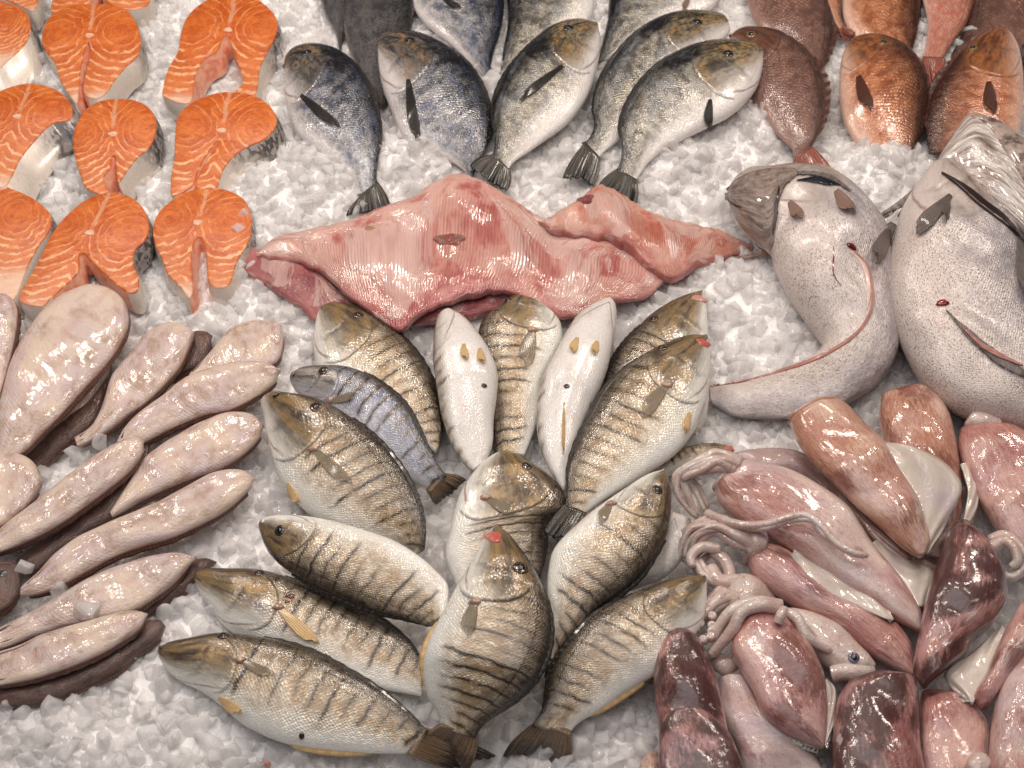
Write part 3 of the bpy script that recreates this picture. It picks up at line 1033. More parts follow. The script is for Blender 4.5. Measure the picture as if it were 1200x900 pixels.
def scatter_ice():
    pts = []
    for layer, (s, dz) in enumerate(((0.0126, 0.0), (0.0165, 0.0060), (0.0100, 0.0030))):
        xs = np.arange(-1.05, 1.05, s)
        ys = np.arange(-0.7, 1.05, s * .88)
        X, Y = np.meshgrid(xs, ys, indexing='ij')
        X = X + (np.arange(len(ys)) % 2)[None] * s / 2
        X = X + RNG.uniform(-.4, .4, X.shape) * s
        Y = Y + RNG.uniform(-.4, .4, X.shape) * s
        x, y = X.ravel(), Y.ravel()
        z = ground(x, y) + dz + RNG.uniform(-.003, .003, x.shape)
        p = to_px(np.stack([x, y, z], -1))
        ok = (p[:, 0] > -160) & (p[:, 0] < 1360) & (p[:, 1] > -120) & (p[:, 1] < 1040)
        if layer == 1:
            ok &= RNG.random(len(x)) < .55
        if layer == 2:
            ok &= RNG.random(len(x)) < .32
        pts.append(np.stack([x, y, z, p[:, 1], np.full(len(x), .52 if layer == 2 else 1.0)], -1)[ok])
    P = np.concatenate(pts)
    big = RNG.random(len(P)) < .12
    R = RNG.uniform(.0058, .0100, len(P)) * np.where(big, 1.35, 1.0) * np.interp(P[:, 3], [0, 900], [.88, 1.12]) * P[:, 4]
    lo, hi, tiny = chunk_protos(24, 2), chunk_protos(20, 3), chunk_protos(16, 1)
    small = P[:, 4] < .9
    near = (P[:, 3] > 600) & ~small
    Vs, Fs, base = [], [], 0
    for sel, protos in ((~near & ~small, lo), (near, hi), (small, tiny)):
        idx = np.where(sel)[0]
        which = RNG.integers(0, len(protos), len(idx))
        for k, (v, f) in enumerate(protos):
            ii = idx[which == k]
            if not len(ii):
                continue
            Rm = rotations(len(ii))
            W = np.einsum('nij,vj->nvi', Rm, v) * R[ii][:, None, None] + P[ii][:, None, :3]
            Fs.append((f[None] + (np.arange(len(ii)) * len(v))[:, None, None] + base).reshape(-1, 3))
            Vs.append(W.reshape(-1, 3))
            base += len(ii) * len(v)
    V, F = np.concatenate(Vs), np.concatenate(Fs)
    me = bpy.data.meshes.new("crushed_ice")
    me.vertices.add(len(V))
    me.vertices.foreach_set('co', V.astype(np.float32).ravel())
    me.loops.add(F.size)
    me.loops.foreach_set('vertex_index', F.astype(np.int32).ravel())
    me.polygons.add(len(F))
    me.polygons.foreach_set('loop_start', np.arange(len(F), dtype=np.int32) * 3)
    me.polygons.foreach_set('use_smooth', np.ones(len(F), bool))
    me.update(calc_edges=True)
    me.materials.append(M['ice'])
    o = bpy.data.objects.new("crushed_ice", me)
    COL.objects.link(o)
    o['kind'] = 'stuff'
    o['label'] = 'loose nuggets of crushed ice between the fish'
    print("ice nuggets", len(P), "tris", len(F))


scatter_ice()


# ------------------------------------------------------------------ builders
def surf(b, t, th):
    """points of a body's surface at length t and angle th (arrays)."""
    i = np.interp(t, b.t, np.arange(b.nu))
    j = (np.asarray(th) / (2 * np.pi) * b.nt) % b.nt
    i0 = np.clip(i.astype(int), 0, b.nu - 2)
    j0 = j.astype(int) % b.nt
    fi, fj = (i - i0)[..., None], (j - j.astype(int))[..., None]
    G = b.G
    j1 = (j0 + 1) % b.nt
    return (G[i0, j0] * (1 - fi) * (1 - fj) + G[i0 + 1, j0] * fi * (1 - fj) + G[i0, j1] * (1 - fi) * fj + G[i0 + 1, j1] * fi * fj)


def sheet_normals(G):
    nr = np.cross(np.gradient(G, axis=0), np.gradient(G, axis=1))
    nr /= np.maximum(np.linalg.norm(nr, axis=-1, keepdims=True), 1e-9)
    return np.where(nr[..., 2:3] < 0, -nr, nr)


def add_eye(root, b, px, r, iris, flat=.55):
    p, n = b.hit(*px)
    e = lathe_on('eye', p - n * r * .15, n, [(r * 1.12, -r * .3), (r * 1.10, r * .16), (r * .98, r * .26), (r * .80, r * .30), (r * .5, r * .36)], iris, root)
    lathe_on('pupil', p - n * r * .15, n, [(r * .62, r * .25), (r * .58, r * .40), (r * .40, r * .50), (r * .16, r * .55)], M['pupil'], e)


def leaf(name, b, root_px, tip_px, w, mat, parent, off=.0010, lift=.0025, n=16, m=9, thick=.0008):
    """A folded fin lying on the body from its root to its tip, w pixels wide."""
    a, c = np.array(root_px, float), np.array(tip_px, float)
    d = c - a
    L = np.linalg.norm(d)
    q = np.array([-d[1], d[0]]) / L
    G = np.empty((n, m, 3))
    for i in range(n):
        s = i / (n - 1)
        ww = w * np.interp(s, [0, .08, .35, .65, .85, .95, 1], [.34, .50, .86, 1.0, .84, .50, .16])
        for j in range(m):
            e = j / (m - 1) - .5
            p = a + d * (s - .22 * (e + .5) * max(0, s - .35)) + q * ww * e * 1.0 + q * math.sin(s * 2.4) * w * .10
            h, nn = b.hit(p[0], p[1])
            G[i, j] = h + nn * (off + lift * s ** 1.6 * (.6 + .8 * (e + .5)))
    return solid_sheet(name, G, thick, mat, parent, np.stack([np.tile(np.linspace(0, 1, m), n), np.repeat(np.linspace(0, 1, n), m)], -1))


def edge_fin(name, b, side, t0, t1, w, mat, parent, n=46, spiny=0.25, drop=0.0):
    """A low fin standing along one edge of the body."""
    E = b.d3 if side == 'D' else b.v3
    O = b.v3 if side == 'D' else b.d3
    t = np.linspace(t0, t1, n)
    e = np.stack([np.interp(t, b.t, E[:, k]) for k in range(3)], -1)
    o = np.stack([np.interp(t, b.t, O[:, k]) for k in range(3)], -1)
    d = e - o
    d /= np.maximum(np.linalg.norm(d, axis=1, keepdims=True), 1e-6)
    s = np.linspace(0, 1, n)
    ww = w * np.sin(np.pi * np.clip(s * .94 + .06, 0, 1)) ** .5 * (1 - spiny * np.abs(np.sin(s * np.pi * 11)))
    m = 5
    G = np.empty((n, m, 3))
    for j in range(m):
        k = j / (m - 1)
        G[:, j] = e - d * .004 * (1 - k) + d * (ww * k)[:, None] + np.array([0, 0, .0035 * (1 - k) - drop * k])[None]
    return solid_sheet(name, G, .0016, mat, parent)


def add_tail(root, b, up, fork, low, z, mat, n=27, m=12):
    z0 = b.zt[-1]
    i0 = -4
    A, B = to_px(b.d3[i0]), to_px(b.v3[i0])
    s = np.linspace(0, 1, n)
    k = np.where(s < .5, s * 2, (1 - s) * 2) ** .85
    U, Fk, L = (np.array(p, float) for p in (up, fork, low))
    tr = np.where((s < .5)[:, None], U[None] * (1 - k)[:, None] + Fk[None] * k[:, None], L[None] * (1 - k)[:, None] + Fk[None] * k[:, None])
    tr = tr + RNG.normal(size=tr.shape) * .9
    bs = A[None] * (1 - s)[:, None] + B[None] * s[:, None]
    G = np.empty((n, m, 3))
    bul = (np.abs(s - .5) * 2) ** 2
    for j in range(m):
        t = j / (m - 1)
        p = bs * (1 - t) + tr * t
        mid = bs.mean(0) * (1 - t) + tr.mean(0) * t
        p = p + (p - mid) * (bul * .16 * math.sin(math.pi * t))[:, None]
        zz = z0 * (1 - t) + z / 1000 * t + .0045 * (1 - t) + .0008 * np.sin(s * 60) * t + .003 * np.sin(s * 5 + 1) * t
        G[:, j] = at_many(p, zz)
    th = np.linspace(.007, .0009, m)[None]
    return solid_sheet('tail_fin', G, np.broadcast_to(th, (n, m)), mat, root,
                       np.stack([np.repeat(s, m), np.tile(np.linspace(0, 1, m), n)], -1))


def gill_cover(root, b, mat, side=1):
    nv, nw = 26, 14
    vv = np.linspace(.24, .84, nv)
    G = np.empty((nv, nw, 3))
    UV = np.empty((nv, nw, 2))
    th = vv * np.pi - b.roll
    front = .10 + .0 * vv
    back = .277 - .70 * (vv - .55) ** 2
    for j in range(nw):
        k = j / (nw - 1)
        u = front * (1 - k) + back * k
        t = np.where(u < .27, u / .27 * b.gu, b.gu + (u - .27) / .73 * (1 - b.gu)) if b.gu != .27 else u
        G[:, j] = surf(b, t, th)
        UV[:, j, 0], UV[:, j, 1] = np.minimum(u, back - .004), vv
    nr = sheet_normals(G)
    k = np.linspace(0, 1, nw)[None]
    ed = np.sin(np.pi * np.clip((vv - .24) / .60, 0, 1))[:, None] ** .4
    off = (-.0004 + .0010 * k ** 1.5) * ed - .0004 * (1 - ed)
    return solid_sheet('gill_cover', G + nr * off[..., None], .0022, mat, root, UV.reshape(-1, 2))


def bream(label, group, D, V, z, T, skin, name='striped_bream', dz=0.0, eye=None, er=5.2, iris='iris', tail=None, tailz=8, tmat='tail_brown',
          pect=None, pw=14, pmat='pect', pelvic=(), anal=None, dorsal=(.34, .86), fin_d='fin_dorsal', fin_a='fin_orange', gill=None, lip=None,
          roll=0.0, vent=None, blood=None, bumps=(), cover=True, dw=.004, prof=BREAM_PROF, cat='fish', aw=.0045):
    b = Body(D, V, z, T, dz, roll=roll, gill=gill, bumps=bumps, prof=prof, tk=.80)
    root = thing(name, label, cat, b.base(), group)
    mesh_object('body', b.Vt, b.F, M[skin], root, b.UV)
    if cover:
        gill_cover(root, b, M[skin])
    if eye:
        add_eye(root, b, eye, er * .86 / 1000, M[iris])
    if tail:
        add_tail(root, b, *tail, tailz, M[tmat])
    if pect:
        pf = leaf('pectoral_fin', b, pect[0], pect[1], pw, M[pmat], root)
        if name == 'striped_bream':
            p, n = b.hit(*pect[0])
            lathe_on('fin_base', p - n * .002, n, [(.0062, 0), (.0056, .0030), (.0040, .0046), (.0016, .0050)], M['fin_base'], pf, 16, .55, .08)
    for a, c, w_ in pelvic:
        leaf('pelvic_fin', b, a, c, w_, M[fin_a], root, lift=.003)
    if dorsal:
        edge_fin('dorsal_fin', b, 'D', *dorsal, dw, M[fin_d], root)
    if anal:
        edge_fin('anal_fin', b, 'V', *anal, aw, M[fin_a], root, spiny=.05)
    if vent:
        p, n = b.hit(*vent)
        lathe_on('vent', p - n * .001, n, [(.0034, 0), (.0030, .0014), (.0016, .0016)], M['vent'], root, 14, .8)
    if blood:
        for q in blood:
            p, n = b.hit(*q[:2])
            lathe_on('blood_stain', p - n * .0012, n, [(q[2] / 1000, 0), (q[2] / 1000 * .9, .0016), (q[2] / 1000 * .4, .0020)], M['blood'], root, 22, .55, .25)
    if lip:
        c, (x, y), r = lip[0], lip[1], lip[2]
        p, n = b.hit(x, y)
        lathe_on('lip', p - n * .0024, n, [(r, 0), (r * .93, .0022), (r * .7, .0029), (r * .3, .0031)], M['lip_red'], root, 18, .6, .12)
    return root, b


def scaled(pts, k=1.0):
    return pts


SG = 'striped bream fanned out in the middle of the ice'
q = lambda c, x, y: cp(c, (x, y))[0]

# ------------------------------------------------------------------ striped bream
bream('striped bream with black eye below the pink skate, uppermost of the bream facing the sole', SG,
      cp('G', (284, 122), (335, 106), (430, 125), (530, 185), (600, 250), (660, 335), (700, 440), (714, 545), (706, 610)),
      cp('G', (284, 122), (270, 170), (263, 250), (275, 330), (350, 410), (450, 490), (600, 570), (690, 630)),
      [20, 24, 22], 38, 'striped', eye=q('G', 420, 147), er=6.0, gill=q('G', 400, 290), dorsal=(.36, .95))
bream('small blue grey striped bream with brown tail between two larger bream', SG,
      cp('G', (187, 360), (215, 333), (270, 325), (370, 328), (450, 355), (530, 410), (590, 470), (640, 560), (680, 640), (728, 712)),
      cp('G', (187, 360), (190, 395), (215, 430), (290, 470), (380, 540), (480, 630), (590, 715), (685, 772)),
      [36, 44, 30], 36, 'striped_blue', dz=8, eye=q('G', 296, 342), er=5.4, tail=(q('G', 800, 728), q('G', 750, 775), q('G', 690, 815)), tailz=20,
      pect=(q('G', 318, 452), q('G', 420, 425)), pw=10, gill=q('G', 330, 420), dorsal=(.36, .9))
bream('large striped bream with pale belly and open folded fin beside the sole tips', SG,
      cp('G', (118, 432), (160, 422), (270, 440), (370, 490), (450, 550), (520, 620), (580, 700), (630, 800), (655, 890), (652, 960)),
      cp('G', (118, 432), (82, 455), (95, 520), (110, 620), (140, 720), (190, 790), (250, 850), (350, 900), (480, 950), (610, 985)),
      [48, 52, 44], 42, 'striped', dz=14, eye=q('G', 270, 470), er=6.2, pect=(q('G', 262, 618), q('G', 400, 745)), pw=16,
      pelvic=[(q('G', 172, 738), q('G', 215, 805), 8)], gill=q('G', 262, 590), dorsal=(.36, .95))
bream('striped bream facing up with dark back, between the two belly up white bream', SG,
      cp('I', (447, 27), (380, 68), (300, 130), (255, 172), (240, 220), (245, 300), (275, 400), (292, 520), (300, 640)),
      cp('I', (447, 27), (480, 70), (510, 130), (535, 190), (535, 250), (500, 330), (465, 400), (450, 520), (405, 640)),
      [26, 20, 14], 38, 'striped', eye=q('I', 345, 95), er=4.6, pect=(q('I', 432, 200), q('I', 408, 335)), pw=20, gill=q('I', 410, 190),
      dorsal=(.5, .9), pelvic=())
bream('white bream lying belly up with yellow fins on the side of the sole', 'belly up white bream',
      cp('G', (735, 126), (702, 150), (686, 210), (682, 300), (695, 400), (712, 500), (745, 600), (785, 665), (822, 698)),
      cp('G', (735, 126), (795, 162), (845, 220), (888, 290), (911, 360), (906, 440), (896, 520), (892, 600), (872, 665)),
      [40, 42, 30], 46, 'white_belly', roll=1.12, pelvic=[(q('G', 790, 250), q('G', 800, 310), 9), (q('G', 845, 265), q('G', 858, 322), 9)],
      vent=q('G', 862, 396), dorsal=None, anal=None, gill=q('G', 770, 230), cover=False)
r_, b_ = bream('white bream lying belly up with brown vent spot, nearer the two red lipped bream', 'belly up white bream',
               cp('I', (705, 87), (650, 110), (592, 150), (545, 220), (508, 290), (470, 360), (450, 440), (447, 540), (460, 620), (490, 690), (538, 768)),
               cp('I', (705, 87), (726, 118), (727, 180), (715, 260), (695, 340), (668, 410), (640, 470), (610, 540), (585, 620), (562, 700), (546, 768)),
               [42, 46, 34], 46, 'white_belly', roll=1.35, pelvic=[(q('I', 590, 228), q('I', 574, 285), 9), (q('I', 658, 240), q('I', 648, 290), 9)],
               vent=q('I', 552, 398), dorsal=None, gill=q('I', 640, 190), cover=False)
leaf('anal_fin', b_, q('I', 543, 455), q('I', 540, 640), 4, M['fin_orange'], r_, lift=.001)
bream('striped bream with red snout, upper of the two stacked red lipped bream', SG,
      cp('I', (1030, 62), (960, 85), (890, 120), (830, 165), (760, 240), (712, 310), (690, 370), (680, 440), (700, 520)),
      cp('I', (1030, 62), (1042, 110), (1048, 180), (1056, 300), (1052, 420), (1040, 520), (1000, 560), (900, 570), (800, 570)),
      [30, 32, 26], 38, 'striped', eye=q('I', 856, 160), er=6.0, lip=('I', q('I', 1018, 88), .009), gill=q('I', 880, 230), dorsal=(.4, .8), cover=False)
bream('striped bream with red snout and dark tail, lower of the two stacked red lipped bream', SG,
      cp('I', (1042, 220), (980, 220), (900, 250), (820, 290), (740, 350), (680, 420), (630, 510), (580, 610), (553, 700), (550, 780), (548, 822)),
      cp('I', (1042, 220), (1052, 270), (1054, 340), (1046, 420), (1025, 500), (985, 580), (930, 640), (850, 695), (760, 750), (680, 800), (612, 850)),
      [60, 62, 58], 44, 'striped', dz=4, eye=q('I', 886, 262), er=6.0, tail=(q('I', 470, 905), q('I', 510, 930), q('I', 590, 925)), tailz=62,
      tmat='tail_dark', pect=(q('I', 905, 395), q('I', 815, 512)), pw=18, pelvic=[(q('I', 983, 490), q('I', 965, 565), 9)],
      lip=('I', q('I', 1035, 245), .009), gill=q('I', 880, 400), dorsal=(.3, .9))
bream('short broad striped bream with bloodied gill at the centre of the fan', SG,
      cp('I', (325, 627), (375, 640), (440, 680), (500, 720), (540, 770), (552, 830)) + cp('J', (545, 40), (535, 140), (520, 240), (500, 340)),
      cp('I', (325, 627), (270, 660), (220, 710), (180, 770), (155, 840), (142, 905)) + cp('J', (185, 150), (215, 240), (260, 330), (330, 400)),
      [58, 54, 36], 44, 'striped', eye=q('I', 412, 677), er=5.4, pect=(q('I', 268, 790), q('I', 372, 848)), pw=13, gill=q('I', 260, 800),
      blood=[(*q('I', 308, 893), 4.5)], dorsal=(.4, .8))
bream('pale silver fish tucked beneath a striped bream next to the squid arms', SG,
      cp('J', (1050, 25), (1040, 100), (1015, 170), (960, 225), (880, 258), (790, 296)), cp('J', (985, 0), (955, 100), (900, 180), (850, 230), (780, 290)),
      [36, 34, 30], 26, 'pale_fish', name='silver_bream', roll=.9, dorsal=None, cover=False)
bream('striped bream with dark head turned from the squid, right of the centre bream', SG,
      cp('I', (893, 691), (912, 735), (920, 800), (914, 880)) + cp('J', (964, 85), (920, 160), (870, 230), (800, 290), (730, 340), (680, 390), (630, 440), (580, 495), (560, 530)),
      cp('I', (893, 691), (832, 712), (750, 765), (650, 835), (588, 885)) + cp('J', (568, 130), (548, 200), (543, 290), (551, 390), (552, 470), (553, 530)),
      [76, 70, 46], 42, 'striped', dz=-2, eye=q('I', 872, 762), er=5.6, tail=(q('J', 570, 590), q('J', 550, 590), q('J', 530, 580)), tailz=35,
      pect=(q('I', 708, 812), q('I', 668, 885)), pw=12, gill=q('I', 740, 800), dorsal=(.3, .92))
bream('pale striped bream with brown forked tail below the curled squid arms', SG,
      cp('J', (1097, 228), (1050, 222), (980, 235), (900, 265), (820, 300), (740, 340), (680, 390), (620, 460), (570, 530), (545, 600), (535, 660), (515, 712), (488, 752)),
      cp('J', (1097, 228), (1102, 320), (1085, 400), (1020, 480), (940, 560), (880, 600), (800, 650), (720, 705), (655, 742), (612, 790)),
      [56, 58, 36], 40, 'striped', dz=5, tail=(q('J', 385, 862), q('J', 505, 850), q('J', 606, 912)), tailz=12, anal=(.58, .86), gill=q('J', 930, 400),
      dorsal=(.3, .92), cover=True)
bream('striped bream lying with its dark striped back downhill, under the large bream beside the sole', SG,
      cp('H', (356, 92), (357, 125), (370, 170), (400, 215), (450, 255), (520, 295), (600, 335), (680, 370), (760, 395), (830, 412), (900, 435)),
      cp('H', (356, 92), (380, 70), (440, 66), (530, 75), (620, 95), (720, 125), (800, 155), (880, 205), (930, 250), (970, 300), (965, 400)),
      [60, 66, 62], 40, 'striped', dz=-8, eye=q('H', 415, 117), er=5.6, gill=q('H', 500, 150), iris='iris_dark', dorsal=(.3, .97))
bream('striped bream with a red blood spot behind its gill and an orange side fin', SG,
      cp('H', (138, 262), (165, 243), (250, 243), (350, 248), (450, 275), (560, 315), (680, 370), (780, 430), (850, 490), (888, 540)),
      cp('H', (138, 262), (150, 320), (190, 375), (240, 440), (350, 490), (480, 545), (600, 600), (720, 635), (800, 650), (885, 665)),
      [26, 30, 26], 42, 'striped', dz=5, eye=q('H', 348, 255), er=5.2, pect=(q('H', 412, 370), q('H', 545, 492)), pw=16, pmat='fin_orange',
      blood=[(*q('H', 452, 335), 4.2), (*q('H', 440, 352), 2.6)], gill=q('H', 400, 370), dorsal=(.36, .97))
bream('pale striped bream nearest the front ice with a dark vent spot and orange belly fins', SG,
      cp('H', (20, 507), (50, 485), (120, 470), (220, 455), (330, 465), (430, 485), (540, 525), (640, 580), (740, 640), (830, 710), (905, 775)),
      cp('H', (20, 507), (35, 560), (80, 610), (150, 645), (215, 690), (300, 760), (400, 808), (480, 830), (600, 845), (720, 852), (860, 852)),
      [32, 38, 34], 44, 'striped', dz=8, eye=q('H', 230, 462), er=6.0, pect=(q('H', 285, 545), q('H', 405, 600)), pw=13,
      pelvic=[(q('H', 216, 668), q('H', 295, 712), 12)], vent=q('H', 488, 795), anal=(.58, .86), gill=q('H', 270, 560),
      tail=(q('H', 1130, 862), q('H', 1050, 880), q('H', 985, 905)), tailz=14, dorsal=(.36, .97))
bream('front striped bream with red snout and big dark eye, tail on the front ice', SG,
      cp('J', (372, 50), (410, 78), (450, 128), (492, 190), (530, 270), (555, 370), (555, 460), (530, 540), (490, 610), (430, 670), (370, 712), (320, 750), (290, 792)),
      cp('J', (372, 50), (330, 90), (298, 150), (258, 215), (230, 260), (190, 335), (150, 405), (120, 475), (108, 550), (120, 640), (150, 695), (165, 730), (168, 765)),
      [88, 92, 80, 40], 48, 'striped', dz=4, eye=q('J', 452, 196), er=7.6, tail=(q('J', 255, 918), q('J', 190, 832), q('J', 88, 840)), tailz=22,
      pect=(q('J', 290, 316), q('J', 262, 440)), pw=17, lip=('J', q('J', 352, 85), .011), gill=q('J', 330, 310), anal=(.5, .8), dorsal=(.3, .9))
bream('grey fish with a red lip poking out between the squid and the stacked bream', SG,
      cp('L', (226, 240), (150, 232), (60, 248), (0, 265), (-70, 300), (-140, 340)), cp('L', (226, 240), (210, 285), (110, 310), (0, 335), (-70, 360), (-140, 370)),
      [22, 24, 22], 30, 'striped', name='grey_bream', lip=('L', q('L', 215, 243), .006), dorsal=None, cover=False)

bream('tip of a pinkish fish just breaking the front ice', SG,
      cp('H', (388, 890), (350, 884), (300, 892), (260, 905)), cp('H', (388, 890), (370, 905), (320, 920), (260, 935)), [14, 12, 8], 18, 'pale_fish', name='pink_fish',
      dorsal=None, cover=False, lip=('H', q('H', 378, 892), .005))

# ------------------------------------------------------------------ gilthead bream
GG = 'gilthead bream in rows at the back of the ice'
gk = dict(name='gilthead_bream', iris='iris_dark', tmat='tail_dark', pmat='pect_dark', er=6.5)
bream('dark gilthead bream at the corner of the back rows, mostly hidden', GG,
      cp('B', (340, -70), (345, 0), (330, 70), (312, 130), (300, 180)), cp('B', (200, -70), (225, 0), (245, 60), (275, 110), (292, 175)),
      [10, 10, 8], 30, 'gilt_dark', dorsal=None, cover=False, **gk)
bream('charcoal gilthead bream behind the two blue front gilthead bream', GG,
      cp('B', (545, -110), (560, 0), (545, 110), (500, 230), (455, 375)), cp('B', (310, -110), (312, 0), (310, 110), (345, 220), (430, 370)),
      [14, 14, 10], 36, 'gilt_dark', dorsal=None, cover=False, **gk)
bream('silver gilthead bream in the back row with a dark side fin, above the blue one', GG,
      cp('B', (850, -130), (872, -20), (865, 90), (835, 190), (820, 270)), cp('B', (520, -130), (535, -20), (580, 70), (680, 150), (800, 265)),
      [12, 14, 12], 38, 'gilt', pect=(q('B', 655, -8), q('B', 722, 32)), pw=8, dorsal=None, cover=False, **gk)
bream('pale gilthead bream in the back row, between the silver and the white bellied one', GG,
      cp('B', (870, -130), (880, -30), (885, 80), (868, 180), (855, 265)), cp('B', (1200, -130), (1195, -20), (1170, 70), (1040, 160), (880, 240)),
      [10, 12, 10], 36, 'gilt_green', dorsal=None, cover=False, **gk)
bream('gilthead bream with white belly and a stub of pink fin in the back row', GG,
      cp('C', (360, -130), (345, -40), (335, 70), (320, 140), (300, 220)), cp('C', (760, -130), (742, -40), (700, 30), (540, 90), (340, 205)),
      [10, 12, 10], 36, 'gilt_green', pect=(q('C', 625, -10), q('C', 600, 40)), pw=7, dorsal=None, cover=False, **{**gk, 'pmat': 'fin_pink'})
bream('small dark blue gilthead bream next to the salmon steaks', GG,
      cp('B', (98, 235), (104, 200), (135, 168), (190, 155), (260, 165), (310, 190), (360, 240), (400, 310), (430, 400), (440, 480), (432, 560), (424, 620), (430, 648)),
      cp('B', (98, 235), (108, 290), (98, 330), (115, 400), (145, 470), (210, 520), (290, 575), (340, 625), (358, 665), (372, 692)),
      [26, 28, 16], 36, 'gilt', dz=3, eye=q('B', 178, 183), tail=(q('B', 470, 735), q('B', 408, 742), q('B', 318, 760)), tailz=14,
      pect=(q('B', 158, 335), q('B', 298, 452)), pw=12, gill=q('B', 210, 290), **gk)
bream('broad blue silver gilthead bream sunk in the ice to its tail', GG,
      cp('B', (428, 168), (440, 125), (480, 110), (560, 115), (620, 135), (690, 175), (750, 230), (795, 300), (822, 380), (825, 460), (805, 540), (762, 610)),
      cp('B', (428, 168), (430, 230), (445, 310), (475, 390), (510, 470), (565, 515), (650, 548), (720, 590), (748, 618)),
      [32, 32, 16], 40, 'gilt', dz=3, eye=q('B', 540, 142), pect=(q('B', 535, 280), q('B', 572, 512)), pw=13, gill=q('B', 560, 275), **gk)
bream('bronze gilthead bream with white belly and long dark side fin', GG,
      cp('B', (1197, 82), (1130, 70), (1060, 85), (1000, 120), (930, 190), (870, 270), (836, 350), (830, 430), (838, 500), (832, 550)),
      cp('B', (1197, 82), (1212, 150), (1194, 260), (1160, 350), (1100, 430), (1020, 490), (950, 540), (905, 572), (885, 602)),
      [38, 36, 30], 40, 'gilt_green', dz=3, eye=q('B', 1098, 97), tail=(q('B', 752, 585), q('B', 828, 640), q('B', 880, 672)), tailz=28,
      pect=(q('B', 1078, 232), q('B', 925, 358)), pw=9, gill=q('B', 1075, 215), **gk)
bream('gilthead bream with blue green head and ragged dark tail, behind the frontmost one', GG,
      cp('C', (757, 72), (740, 52), (700, 42), (620, 40), (540, 55), (460, 95), (390, 160), (330, 240), (296, 310), (282, 380), (288, 440), (268, 490), (245, 502)),
      cp('C', (757, 72), (766, 112), (735, 150), (680, 200), (600, 260), (520, 340), (440, 420), (380, 490), (330, 530), (302, 560)),
      [32, 32, 26], 38, 'gilt_green', dz=2, eye=q('C', 652, 77), tail=(q('C', 176, 628), q('C', 245, 625), q('C', 285, 658)), tailz=24, gill=q('C', 560, 150), **gk)
bream('frontmost gilthead bream with gold and silver head beside the red bream', GG,
      cp('C', (880, 178), (840, 150), (760, 143), (680, 150), (600, 175), (520, 220), (450, 290), (400, 370), (375, 450), (385, 520), (380, 570), (365, 602)),
      cp('C', (880, 178), (882, 235), (860, 310), (810, 370), (760, 410), (700, 440), (620, 480), (540, 522), (480, 572), (452, 612), (435, 640)),
      [56, 52, 34], 44, 'gilt_green', dz=3, eye=q('C', 760, 187), tail=(q('C', 300, 658), q('C', 372, 680), q('C', 432, 728)), tailz=30,
      pect=(q('C', 697, 350), q('C', 688, 455)), pw=11, gill=q('C', 660, 270), **gk)

# ------------------------------------------------------------------ red bream
RG = 'red bream in the far corner'
rk = dict(name='red_bream', iris='iris_gold', tmat='tail_red', pmat='pect_red', er=6.4, fin_d='pect_red')
bream('dim brown red bream in the back row above the dull one', RG,
      cp('D', (395, -110), (392, 0), (378, 120), (355, 215), (325, 262)), cp('D', (60, -110), (75, 0), (120, 100), (215, 160), (300, 250)),
      [14, 16, 12], 38, 'red_dark', cover=False, dorsal=(.5, .95), dw=.007, **rk)
bream('coppery bream cut off at the back, above the upright copper one', RG,
      cp('D', (690, -120), (690, 0), (680, 90), (660, 170), (640, 210)), cp('D', (400, -120), (405, 0), (420, 80), (470, 140), (610, 200)),
      [12, 14, 12], 38, 'red', cover=False, dorsal=None, **rk)
bream('slim crimson bream with red forked tail hanging between two copper bream', RG,
      cp('D', (890, -130), (880, -20), (850, 80), (800, 150), (765, 208)), cp('D', (680, -130), (690, -20), (710, 80), (705, 150), (692, 205)),
      [18, 18, 16], 30, 'red_bright', cover=False, dorsal=None, tail=(q('D', 768, 240), q('D', 735, 270), q('D', 715, 330)), tailz=14, **rk)
bream('pale brown bream at the far end of the back row beside the crimson one', RG,
      cp('D', (850, -130), (850, -10), (835, 110), (800, 180), (770, 240)), cp('D', (1120, -130), (1130, 0), (1110, 110), (1020, 200), (850, 235)),
      [8, 10, 8], 34, 'red_dark', cover=False, dorsal=None, **rk)
bream('golden tail of a bream coming down between the two brown red bream', RG,
      cp('D', (410, -80), (412, 0), (408, 60), (425, 95)), cp('D', (335, -80), (345, 0), (375, 60), (400, 102)),
      [20, 18, 16], 22, 'red', cover=False, dorsal=None, tail=(q('D', 462, 112), q('D', 440, 130), q('D', 420, 140)), tailz=14, **rk)
bream('dark bream just showing at the picture edge beside the copper bream', RG,
      cp('D', (1036, 180), (1045, 160), (1070, 160), (1110, 200), (1130, 280)), cp('D', (1036, 180), (1038, 220), (1050, 260), (1080, 300), (1120, 320)),
      [16, 16, 16], 30, 'gilt_dark', cover=False, dorsal=None, **rk)
bream('dull brown red bream with a dark red tail sunk in the ice', RG,
      cp('D', (15, 125), (60, 100), (120, 100), (190, 115), (260, 155), (310, 205), (345, 280), (352, 360), (340, 440), (318, 490), (300, 522)),
      cp('D', (15, 125), (35, 190), (68, 270), (98, 350), (145, 420), (190, 482), (230, 520), (250, 556)),
      [32, 32, 30], 40, 'red_dark', dz=3, eye=q('D', 90, 121), tail=(q('D', 384, 612), q('D', 312, 618), q('D', 246, 600)), tailz=30, gill=q('D', 150, 200),
      dorsal=(.5, .93), dw=.010, **rk)
